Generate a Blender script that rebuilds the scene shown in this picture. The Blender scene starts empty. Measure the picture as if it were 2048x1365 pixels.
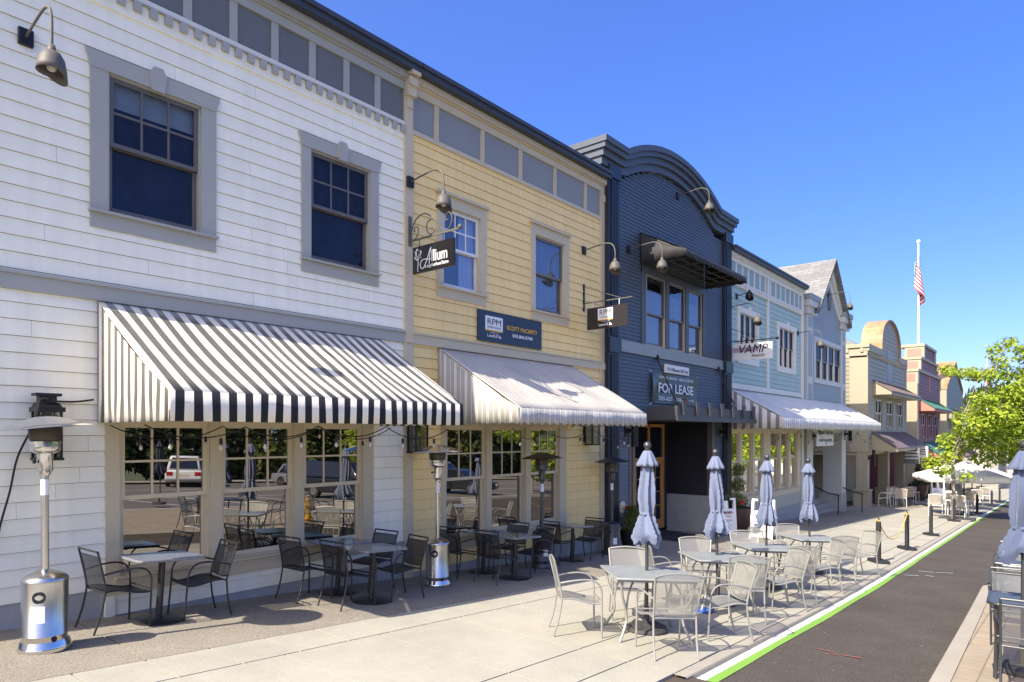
import bpy, math, random
from mathutils import Vector, Matrix
R = math.radians
random.seed(7)
sc = bpy.context.scene
col = sc.collection
# ------------------------------------------------------------------ camera, sky, sun, exposure
F = 1340.0; PSI = math.atan2(1116, 1340); CA, SA = math.cos(PSI), math.sin(PSI); EYE = 1.93
cam = bpy.data.cameras.new("camera"); camo = bpy.data.objects.new("camera", cam); col.objects.link(camo)
camo.location = (0, 0, EYE); camo.rotation_euler = (R(90), 0, PSI_Z := math.atan2(SA, CA) - R(90))
cam.sensor_width = 36; cam.lens = F / 2048 * 36; cam.shift_y = 186.5 / 2048; cam.clip_end = 5000; cam.clip_start = .05
sc.camera = camo
SUN = Vector((2.42, -.24, -2.3)).normalized()          # the way the sunlight travels
w = bpy.data.worlds.new("World"); sc.world = w; w.use_nodes = True
nt = w.node_tree; bg = nt.nodes["Background"]
sky = nt.nodes.new("ShaderNodeTexSky"); sky.sky_type = 'NISHITA'; sky.sun_disc = False
sky.sun_elevation = math.asin(-SUN.z); sky.sun_rotation = math.atan2(-SUN.x, -SUN.y)
sky.air_density = .6; sky.dust_density = 2.6; sky.ozone_density = 1.5; sky.altitude = 50
hs = nt.nodes.new("ShaderNodeHueSaturation"); hs.inputs['Saturation'].default_value = 1.33; hs.inputs['Hue'].default_value = .516
sep = nt.nodes.new("ShaderNodeSeparateColor"); sep.mode = 'HSV'; cmb = nt.nodes.new("ShaderNodeCombineColor"); cmb.mode = 'HSV'
pw_ = nt.nodes.new("ShaderNodeMath"); pw_.operation = 'POWER'; pw_.inputs[1].default_value = .7; ml_ = nt.nodes.new("ShaderNodeMath"); ml_.operation = 'MULTIPLY'; ml_.inputs[1].default_value = 1.40
nt.links.new(sky.outputs[0], sep.inputs[0]); nt.links.new(sep.outputs[2], pw_.inputs[0]); nt.links.new(pw_.outputs[0], ml_.inputs[0])
for k_ in (0, 1): nt.links.new(sep.outputs[k_], cmb.inputs[k_])
nt.links.new(ml_.outputs[0], cmb.inputs[2]); nt.links.new(cmb.outputs[0], hs.inputs['Color']); nt.links.new(hs.outputs[0], bg.inputs[0])
bg.inputs[1].default_value = .15
sun = bpy.data.lights.new("sun", 'SUN'); suno = bpy.data.objects.new("sun", sun); col.objects.link(suno)
sun.energy = 3.4; sun.angle = R(.53); sun.color = (1, .90, .76)
suno.rotation_euler = SUN.to_track_quat('-Z', 'Y').to_euler()
sc.view_settings.view_transform = 'Standard'; sc.view_settings.look = 'None'; sc.view_settings.gamma = 1
sc.view_settings.exposure = 1.42
sc.cycles.max_bounces = 6; sc.cycles.transparent_max_bounces = 12; sc.cycles.caustics_reflective = False; sc.cycles.caustics_refractive = False

# ------------------------------------------------------------------ helpers: street profile and measured positions
def slope(x):
    if x < 10: return .064
    if x < 16: return .064 - .020 * (x - 10) / 6
    if x < 90: return .044
    if x < 180: return .044 - .03 * (x - 90) / 90
    return .008
_T = [0.0]
for i in range(1, 1500): _T.append(_T[-1] - slope(i - .5))
def zg(x):
    if x <= 0: return -.064 * max(x, -40)
    i = min(int(x), 1498); return _T[i] + (_T[i + 1] - _T[i]) * (x - i)
def ray(u, v):
    r = (u - 1024) / F; return CA + r * SA, SA - r * CA, (869 - v) / F
def fp(u, v, Y=8.6):                                   # point of the wall plane Y seen at photo position (u, v)
    a, b, d = ray(u, v); t = Y / b; return a * t, EYE + d * t
def fx(u, Y=8.6): return fp(u, 0, Y)[0]
def gp(u, v, h=0):                                     # point of the pavement
    a, b, d = ray(u, v); lo, hi = .5, 400
    for _ in range(50):
        m = (lo + hi) / 2
        if EYE + d * m > zg(a * m) + h: lo = m
        else: hi = m
    return a * lo, b * lo
def kl(x): return 2.70 + .0165 * x if x < 40 else 3.36 + .0125 * (x - 40)      # left kerb line
def kr(x): return .83 + .0275 * x                                              # right kerb line

# ------------------------------------------------------------------ helpers: materials
def lin(h):
    h = h.lstrip('#'); o = []
    for i in (0, 2, 4):
        c = int(h[i:i + 2], 16) / 255; o.append(c / 12.92 if c <= .04045 else ((c + .055) / 1.055) ** 2.4)
    return tuple(o)
MATS = {}
def mat(name, c, rough=.6, metal=0, var=.08, scale=6, bump=0, bscale=60, spec=.5, stretch=None, sheen=0, coat=0):
    if name in MATS: return MATS[name]
    m = bpy.data.materials.new(name); MATS[name] = m; m.use_nodes = True
    n = m.node_tree.nodes; l = m.node_tree.links; p = n["Principled BSDF"]
    if isinstance(c, str): c = lin(c)
    p.inputs['Roughness'].default_value = rough; p.inputs['Metallic'].default_value = metal
    p.inputs['Specular IOR Level'].default_value = spec
    if sheen: p.inputs['Sheen Weight'].default_value = sheen; p.inputs['Sheen Roughness'].default_value = .4
    if coat: p.inputs['Coat Weight'].default_value = coat; p.inputs['Coat Roughness'].default_value = .08
    tc = n.new("ShaderNodeTexCoord"); vec = tc.outputs['Object']
    if stretch:
        mp = n.new("ShaderNodeMapping"); mp.inputs['Scale'].default_value = stretch; l.new(vec, mp.inputs[0]); vec = mp.outputs[0]
    if var:
        nz = n.new("ShaderNodeTexNoise"); nz.inputs['Scale'].default_value = scale; nz.inputs['Detail'].default_value = 6; nz.inputs['Roughness'].default_value = .65
        l.new(vec, nz.inputs['Vector'])
        cr = n.new("ShaderNodeValToRGB"); e = cr.color_ramp.elements
        e[0].position = .25; e[1].position = .75
        e[0].color = tuple(x * (1 - var) for x in c) + (1,); e[1].color = tuple(min(1, x * (1 + var)) for x in c) + (1,)
        l.new(nz.outputs[0], cr.inputs[0]); l.new(cr.outputs[0], p.inputs['Base Color'])
    else: p.inputs['Base Color'].default_value = tuple(c) + (1,)
    if bump:
        nb = n.new("ShaderNodeTexNoise"); nb.inputs['Scale'].default_value = bscale; nb.inputs['Detail'].default_value = 4
        l.new(vec, nb.inputs['Vector'])
        bp = n.new("ShaderNodeBump"); bp.inputs['Strength'].default_value = bump; bp.inputs['Distance'].default_value = .01
        l.new(nb.outputs[0], bp.inputs['Height']); l.new(bp.outputs[0], p.inputs['Normal'])
    return m
def boards(m, v=.035):                                 # every board has a slightly different tone
    n = m.node_tree.nodes; l = m.node_tree.links; p = n["Principled BSDF"]; src = p.inputs['Base Color'].links[0].from_socket; g = n.new("ShaderNodeNewGeometry")
    mr = n.new("ShaderNodeMapRange"); mr.inputs[3].default_value = 1 - v; mr.inputs[4].default_value = 1 + v; l.new(g.outputs['Random Per Island'], mr.inputs[0])
    tc = n.new("ShaderNodeTexCoord"); mp = n.new("ShaderNodeMapping"); mp.inputs['Scale'].default_value = (7, 7, .5); nz = n.new("ShaderNodeTexNoise"); nz.inputs['Scale'].default_value = 1; nz.inputs['Detail'].default_value = 8; l.new(tc.outputs['Object'], mp.inputs[0]); l.new(mp.outputs[0], nz.inputs['Vector'])
    m2 = n.new("ShaderNodeMapRange"); m2.inputs[1].default_value = .35; m2.inputs[2].default_value = .75; m2.inputs[3].default_value = 1.02; m2.inputs[4].default_value = .93; l.new(nz.outputs[0], m2.inputs[0])
    mu = n.new("ShaderNodeMath"); mu.operation = 'MULTIPLY'; l.new(mr.outputs[0], mu.inputs[0]); l.new(m2.outputs[0], mu.inputs[1])
    mx = n.new("ShaderNodeMix"); mx.data_type = 'RGBA'; mx.blend_type = 'MULTIPLY'; mx.inputs[0].default_value = 1; l.new(src, mx.inputs[6]); l.new(mu.outputs[0], mx.inputs[7]); l.new(mx.outputs[2], p.inputs['Base Color'])
def nodes(m): return m.node_tree.nodes, m.node_tree.links, m.node_tree.nodes["Principled BSDF"]
def speckle(name, c, c2, scale, rough=.9, big=.12, bump=.3, ramp=(.42, .6), spec=.3):
    m = mat(name, c, rough, var=0, bump=bump, bscale=scale, spec=spec); n, l, p = nodes(m)
    tc = n.new("ShaderNodeTexCoord"); c = lin(c) if isinstance(c, str) else c; c2 = lin(c2) if isinstance(c2, str) else c2
    a = n.new("ShaderNodeTexNoise"); a.inputs['Scale'].default_value = scale; a.inputs['Detail'].default_value = 3; a.inputs['Roughness'].default_value = .8
    b = n.new("ShaderNodeTexNoise"); b.inputs['Scale'].default_value = .9; b.inputs['Detail'].default_value = 9; b.inputs['Roughness'].default_value = .7
    l.new(tc.outputs['Object'], a.inputs['Vector']); l.new(tc.outputs['Object'], b.inputs['Vector'])
    r = n.new("ShaderNodeValToRGB"); r.color_ramp.elements[0].position = ramp[0]; r.color_ramp.elements[1].position = ramp[1]
    r.color_ramp.elements[0].color = c2 + (1,); r.color_ramp.elements[1].color = c + (1,)
    l.new(a.outputs[0], r.inputs[0])
    r2 = n.new("ShaderNodeMapRange"); r2.inputs[1].default_value = .3; r2.inputs[2].default_value = .7; r2.inputs[3].default_value = 1 - big; r2.inputs[4].default_value = 1 + big
    l.new(b.outputs[0], r2.inputs[0])
    mx = n.new("ShaderNodeMix"); mx.data_type = 'RGBA'; mx.blend_type = 'MULTIPLY'; mx.inputs[0].default_value = 1
    l.new(r.outputs[0], mx.inputs[6]); l.new(r2.outputs[0], mx.inputs[7]); l.new(mx.outputs[2], p.inputs['Base Color'])
    return m
def stripes(name, axis, period, cols, rough=.8, phase=0, sheen=0):     # cols = [(fraction start, colour), ...] repeated along one axis
    m = mat(name, cols[0][1], rough, var=0, spec=.25, sheen=sheen); n, l, p = nodes(m)
    tc = n.new("ShaderNodeTexCoord"); sp = n.new("ShaderNodeSeparateXYZ"); l.new(tc.outputs['Object'], sp.inputs[0])
    ad = n.new("ShaderNodeMath"); ad.operation = 'MULTIPLY_ADD'; ad.inputs[1].default_value = 1 / period; ad.inputs[2].default_value = phase + 50
    l.new(sp.outputs[axis], ad.inputs[0])
    fr = n.new("ShaderNodeMath"); fr.operation = 'FRACT'; l.new(ad.outputs[0], fr.inputs[0])
    cr = n.new("ShaderNodeValToRGB"); cr.color_ramp.interpolation = 'CONSTANT'; e = cr.color_ramp.elements
    while len(e) < len(cols): e.new(.5)
    for k, (pos, c) in enumerate(cols): e[k].position = pos; e[k].color = (lin(c) if isinstance(c, str) else c) + (1,)
    nz = n.new("ShaderNodeTexNoise"); nz.inputs['Scale'].default_value = 2.5; nz.inputs['Detail'].default_value = 6; l.new(tc.outputs['Object'], nz.inputs['Vector'])
    mr = n.new("ShaderNodeMapRange"); mr.inputs[1].default_value = .3; mr.inputs[2].default_value = .7; mr.inputs[3].default_value = .9; mr.inputs[4].default_value = 1.04; l.new(nz.outputs[0], mr.inputs[0])
    mx = n.new("ShaderNodeMix"); mx.data_type = 'RGBA'; mx.blend_type = 'MULTIPLY'; mx.inputs[0].default_value = 1
    mpb = n.new('ShaderNodeMapping'); mpb.inputs['Scale'].default_value = (2.2, 2.2, .9); nb = n.new('ShaderNodeTexNoise'); nb.inputs['Scale'].default_value = 1.6; nb.inputs['Detail'].default_value = 4; l.new(tc.outputs['Object'], mpb.inputs[0]); l.new(mpb.outputs[0], nb.inputs['Vector'])
    bp = n.new('ShaderNodeBump'); bp.inputs['Strength'].default_value = .35; bp.inputs['Distance'].default_value = .05; l.new(nb.outputs[0], bp.inputs['Height']); l.new(bp.outputs[0], p.inputs['Normal'])
    l.new(fr.outputs[0], cr.inputs[0]); l.new(cr.outputs[0], mx.inputs[6]); l.new(mr.outputs[0], mx.inputs[7]); l.new(mx.outputs[2], p.inputs['Base Color'])
    return m
def mixglass(name, gl, back, tint=(.9, .93, .95), clear=False, wob=.0, add=.5):
    m = bpy.data.materials.new(name); MATS[name] = m; m.use_nodes = True; n = m.node_tree.nodes; l = m.node_tree.links
    n.remove(n["Principled BSDF"]); out = n["Material Output"]
    g = n.new("ShaderNodeBsdfGlossy"); g.inputs['Roughness'].default_value = 0.0; g.inputs['Color'].default_value = tint + (1,)
    if clear: b = n.new("ShaderNodeBsdfTransparent"); b.inputs[0].default_value = back + (1,)
    else: b = n.new("ShaderNodeBsdfDiffuse"); b.inputs[0].default_value = back + (1,)
    lw = n.new("ShaderNodeLayerWeight"); lw.inputs[0].default_value = .25
    mr = n.new("ShaderNodeMapRange"); mr.inputs[3].default_value = gl; mr.inputs[4].default_value = min(1, gl + add); l.new(lw.outputs['Fresnel'], mr.inputs[0])
    if wob:
        tc = n.new("ShaderNodeTexCoord"); nz = n.new("ShaderNodeTexNoise"); nz.inputs['Scale'].default_value = 1.3; nz.inputs['Detail'].default_value = 1; l.new(tc.outputs['Object'], nz.inputs['Vector'])
        bp = n.new("ShaderNodeBump"); bp.inputs['Strength'].default_value = wob; bp.inputs['Distance'].default_value = .02; l.new(nz.outputs[0], bp.inputs['Height']); l.new(bp.outputs[0], g.inputs['Normal'])
    mx = n.new("ShaderNodeMixShader"); l.new(mr.outputs[0], mx.inputs[0]); l.new(b.outputs[0], mx.inputs[1]); l.new(g.outputs[0], mx.inputs[2]); l.new(mx.outputs[0], out.inputs[0])
    return m
def meshfab(name, c, alpha, rough=.5, metal=.3):       # perforated chair fabric: light passes through the holes
    m = mat(name, c, rough, metal, var=.05, scale=90); n, l, p = nodes(m); out = n["Material Output"]
    t = n.new("ShaderNodeBsdfTransparent"); mx = n.new("ShaderNodeMixShader"); mx.inputs[0].default_value = alpha
    tc = n.new("ShaderNodeTexCoord"); sp = n.new("ShaderNodeSeparateXYZ"); l.new(tc.outputs['Object'], sp.inputs[0])
    l.new(t.outputs[0], mx.inputs[1]); l.new(p.outputs[0], mx.inputs[2]); l.new(mx.outputs[0], out.inputs[0])
    return m
def leafmat(name, c1, c2):
    m = mat(name, c1, .5, var=0, spec=.3); n, l, p = nodes(m); out = n["Material Output"]
    g = n.new("ShaderNodeNewGeometry"); cr = n.new("ShaderNodeValToRGB")
    cr.color_ramp.elements[0].color = (lin(c1) if isinstance(c1, str) else c1) + (1,); cr.color_ramp.elements[1].color = (lin(c2) if isinstance(c2, str) else c2) + (1,)
    l.new(g.outputs['Random Per Island'], cr.inputs[0]); l.new(cr.outputs[0], p.inputs['Base Color'])
    t = n.new("ShaderNodeBsdfTranslucent"); l.new(cr.outputs[0], t.inputs[0])
    mx = n.new("ShaderNodeMixShader"); mx.inputs[0].default_value = .4; l.new(p.outputs[0], mx.inputs[1]); l.new(t.outputs[0], mx.inputs[2]); l.new(mx.outputs[0], out.inputs[0])
    return m
def brick(name, c1, c2, mortar, bw, bh, scale=1, msize=.01, rough=.85, yz=False):
    m = mat(name, c1, rough, var=0); n, l, p = nodes(m); tc = n.new("ShaderNodeTexCoord"); b = n.new("ShaderNodeTexBrick")
    for k, c in (('Color1', c1), ('Color2', c2), ('Mortar', mortar)): b.inputs[k].default_value = (lin(c) if isinstance(c, str) else c) + (1,)
    b.inputs['Scale'].default_value = scale; b.inputs['Mortar Size'].default_value = msize; b.inputs['Brick Width'].default_value = bw; b.inputs['Row Height'].default_value = bh
    if yz:
        sp = n.new('ShaderNodeSeparateXYZ'); cb = n.new('ShaderNodeCombineXYZ'); l.new(tc.outputs['Object'], sp.inputs[0]); l.new(sp.outputs[1], cb.inputs[0]); l.new(sp.outputs[2], cb.inputs[1]); l.new(cb.outputs[0], b.inputs['Vector'])
    else: l.new(tc.outputs['Object'], b.inputs['Vector'])
    nz = n.new("ShaderNodeTexNoise"); nz.inputs['Scale'].default_value = 5; nz.inputs['Detail'].default_value = 8; l.new(tc.outputs['Object'], nz.inputs['Vector'])
    mr = n.new("ShaderNodeMapRange"); mr.inputs[3].default_value = .75; mr.inputs[4].default_value = 1.25; l.new(nz.outputs[0], mr.inputs[0])
    mx = n.new("ShaderNodeMix"); mx.data_type = 'RGBA'; mx.blend_type = 'MULTIPLY'; mx.inputs[0].default_value = 1
    l.new(b.outputs[0], mx.inputs[6]); l.new(mr.outputs[0], mx.inputs[7]); l.new(mx.outputs[2], p.inputs['Base Color'])
    return m

# ------------------------------------------------------------------ helpers: mesh builder and objects
class MB:
    def __init__(s): s.v = []; s.f = []
    def add(s, pts): k = len(s.v); s.v += [tuple(p) for p in pts]; return k
    def poly(s, *pts): k = s.add(pts); s.f.append(tuple(range(k, k + len(pts)))); return s
    def hexa(s, p):                                    # 8 corners: bottom ring 0-3, top ring 4-7
        k = s.add(p); s.f += [tuple(k + i for i in q) for q in ((3, 2, 1, 0), (4, 5, 6, 7), (0, 1, 5, 4), (1, 2, 6, 5), (2, 3, 7, 6), (3, 0, 4, 7))]; return s
    def box(s, x0, x1, y0, y1, z0, z1):
        return s.hexa([(x0, y0, z0), (x1, y0, z0), (x1, y1, z0), (x0, y1, z0), (x0, y0, z1), (x1, y0, z1), (x1, y1, z1), (x0, y1, z1)])
    def bar(s, p, q, w, h, up=(0, 0, 1)):              # rectangular bar from p to q
        p, q = Vector(p), Vector(q); d = (q - p).normalized(); a = d.cross(Vector(up)).normalized() * w / 2; b = a.cross(d).normalized() * h / 2
        return s.hexa([p - a - b, p + a - b, q + a - b, q - a - b, p - a + b, p + a + b, q + a + b, q - a + b])
    def tube(s, pts, r, n=8, cap=True):
        pts = [Vector(p) for p in pts]; m = len(pts); rr = r if isinstance(r, (list, tuple)) else [r] * m
        t0 = (pts[1] - pts[0]).normalized(); up = Vector((0, 0, 1)) if abs(t0.z) < .9 else Vector((1, 0, 0)); a = t0.cross(up).normalized(); k0 = len(s.v)
        for i, p in enumerate(pts):
            t = (pts[min(i + 1, m - 1)] - pts[max(i - 1, 0)]).normalized(); a = (a - t * a.dot(t)).normalized(); b = t.cross(a)
            s.v += [tuple(p + (a * math.cos(2 * math.pi * j / n) + b * math.sin(2 * math.pi * j / n)) * rr[i]) for j in range(n)]
        for i in range(m - 1):
            for j in range(n): s.f.append((k0 + i * n + j, k0 + i * n + (j + 1) % n, k0 + (i + 1) * n + (j + 1) % n, k0 + (i + 1) * n + j))
        if cap: s.f.append(tuple(k0 + j for j in reversed(range(n)))); s.f.append(tuple(k0 + (m - 1) * n + j for j in range(n)))
        return s
    def lathe(s, prof, c=(0, 0, 0), n=24, mod=None, cap=True):
        k0 = len(s.v); m = len(prof)
        for i, (r, z) in enumerate(prof):
            for j in range(n):
                a = 2 * math.pi * j / n; q = r * (mod(i, a) if mod else 1); s.v.append((c[0] + q * math.cos(a), c[1] + q * math.sin(a), c[2] + z))
        for i in range(m - 1):
            for j in range(n): s.f.append((k0 + i * n + j, k0 + i * n + (j + 1) % n, k0 + (i + 1) * n + (j + 1) % n, k0 + (i + 1) * n + j))
        if cap: s.f.append(tuple(k0 + j for j in reversed(range(n)))); s.f.append(tuple(k0 + (m - 1) * n + j for j in range(n)))
        return s
    def prism(s, pl, fn, d0, d1):                      # outline pl [(a,b)] pushed from depth d0 to d1; fn(a,b,d) -> point
        n = len(pl); k = s.add([fn(a, b, d0) for a, b in pl] + [fn(a, b, d1) for a, b in pl])
        s.f.append(tuple(range(k, k + n))); s.f.append(tuple(k + n + i for i in reversed(range(n))))
        for i in range(n): j = (i + 1) % n; s.f.append((k + i, k + n + i, k + n + j, k + j))
        return s
    def grid(s, rows):
        k = len(s.v); m = len(rows[0])
        for r in rows: s.v += [tuple(p) for p in r]
        for i in range(len(rows) - 1):
            for j in range(m - 1): s.f.append((k + i * m + j, k + i * m + j + 1, k + (i + 1) * m + j + 1, k + (i + 1) * m + j))
        return s
    def ball(s, c, r, n=12, m=8, sz=1): return s.lathe([(max(.0005, r * math.sin(math.pi * i / m)), -r * sz * math.cos(math.pi * i / m)) for i in range(m + 1)], c, n)
    def build(s, name, material, parent=None, org=None, smooth=True, bevel=0, thick=0):
        o3 = org if org is not None else (org_of(parent) if parent else (0, 0, 0))
        me = bpy.data.meshes.new(name); me.from_pydata([(a - o3[0], b - o3[1], c - o3[2]) for a, b, c in s.v], [], s.f)
        if material: me.materials.append(material)
        if smooth:
            me.polygons.foreach_set('use_smooth', [True] * len(me.polygons)); me.set_sharp_from_angle(angle=R(38))
        me.update()
        o = bpy.data.objects.new(name, me); col.objects.link(o)
        if parent: o.parent = parent
        else: o.location = o3
        if bevel:
            b = o.modifiers.new('bevel', 'BEVEL'); b.width = bevel; b.segments = 2; b.limit_method = 'ANGLE'; b.angle_limit = R(50)
        if thick:
            b = o.modifiers.new('solid', 'SOLIDIFY'); b.thickness = thick; b.offset = 0
        return o
def weld(mb):                                          # shared corners become one vertex
    m = {}; ids = []; v = []
    for p in mb.v:
        k = tuple(round(c, 4) for c in p)
        if k not in m: m[k] = len(v); v.append(p)
        ids.append(m[k])
    mb.v = v; mb.f = [tuple(ids[i] for i in f) for f in mb.f]; return mb
def org_of(o):
    while o.parent: o = o.parent
    return tuple(o.location)
def tag(o, label, cat, group=None):
    o['label'] = label; o['category'] = cat
    if group: o['group'] = group
    return o
def thing(name, label, cat, loc=(0, 0, 0), group=None):
    o = bpy.data.objects.new(name, None); col.objects.link(o); o.location = loc; o.empty_display_size = .2
    return tag(o, label, cat, group)
def struct(o, kind='structure'): o['kind'] = kind; return o
KIDS = {}
def copy_tree(o, parent=None):
    c = o.copy(); col.objects.link(c)
    if parent: c.parent = parent
    if o.name not in KIDS or len(KIDS[o.name]) != len(o.children): KIDS[o.name] = list(o.children)
    for ch in KIDS[o.name]: copy_tree(ch, c)
    return c
def place(o, x, y, yaw=0, tilt=True, dz=0):
    m = Matrix.Translation((x, y, zg(x) + dz))
    if tilt: m = m @ Matrix.Rotation(math.atan(slope(max(x, 1))), 4, 'Y')
    o.matrix_world = m @ Matrix.Rotation(yaw, 4, 'Z'); return o
def arc(c, r, a0, a1, n, fn): return [fn(c[0] + r * math.cos(a0 + (a1 - a0) * i / n), c[1] + r * math.sin(a0 + (a1 - a0) * i / n)) for i in range(n + 1)]
def bez(ps, n=10):                                     # smooth curve through the given points (Catmull-Rom)
    ps = [Vector(p) for p in ps]; q = [ps[0]] + ps + [ps[-1]]; o = []
    for i in range(1, len(q) - 2):
        for k in range(n):
            t = k / n; a, b, c, d = q[i - 1], q[i], q[i + 1], q[i + 2]
            o.append(.5 * ((2 * b) + (c - a) * t + (2 * a - 5 * b + 4 * c - d) * t * t + (3 * b - a - 3 * c + d) * t ** 3))
    o.append(ps[-1]); return o
def text(name, s, m, parent, p, ax, ay, w, h, shear=0, bold=0, depth=.004, space=1.0, align=None):
    """lettering fitted into a box of width w and height h whose lower left corner is p; ax, ay are the writing and up directions"""
    cu = bpy.data.curves.new(name, 'FONT'); cu.body = s; cu.size = 1; cu.shear = shear; cu.offset = bold; cu.extrude = .01; cu.space_character = space; cu.resolution_u = 3
    if align: cu.align_x = align
    t = bpy.data.objects.new(name, cu); col.objects.link(t); bpy.context.view_layer.update()
    me = bpy.data.meshes.new_from_object(t.evaluated_get(bpy.context.evaluated_depsgraph_get())); bpy.data.objects.remove(t); bpy.data.curves.remove(cu)
    xs = [v.co.x for v in me.vertices]; ys = [v.co.y for v in me.vertices]; x0, x1, y0, y1 = min(xs), max(xs), min(ys), max(ys)
    p, ax, ay = Vector(p), Vector(ax).normalized(), Vector(ay).normalized(); az = ax.cross(ay); o3 = Vector(org_of(parent))
    for v in me.vertices:
        q = p + ax * ((v.co.x - x0) / (x1 - x0) * w) + ay * ((v.co.y - y0) / (y1 - y0) * h) + az * (depth if v.co.z > 0 else 0); v.co = q - o3
    me.materials.clear(); me.materials.append(m); o = bpy.data.objects.new(name, me); col.objects.link(o); o.parent = parent; return o

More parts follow.
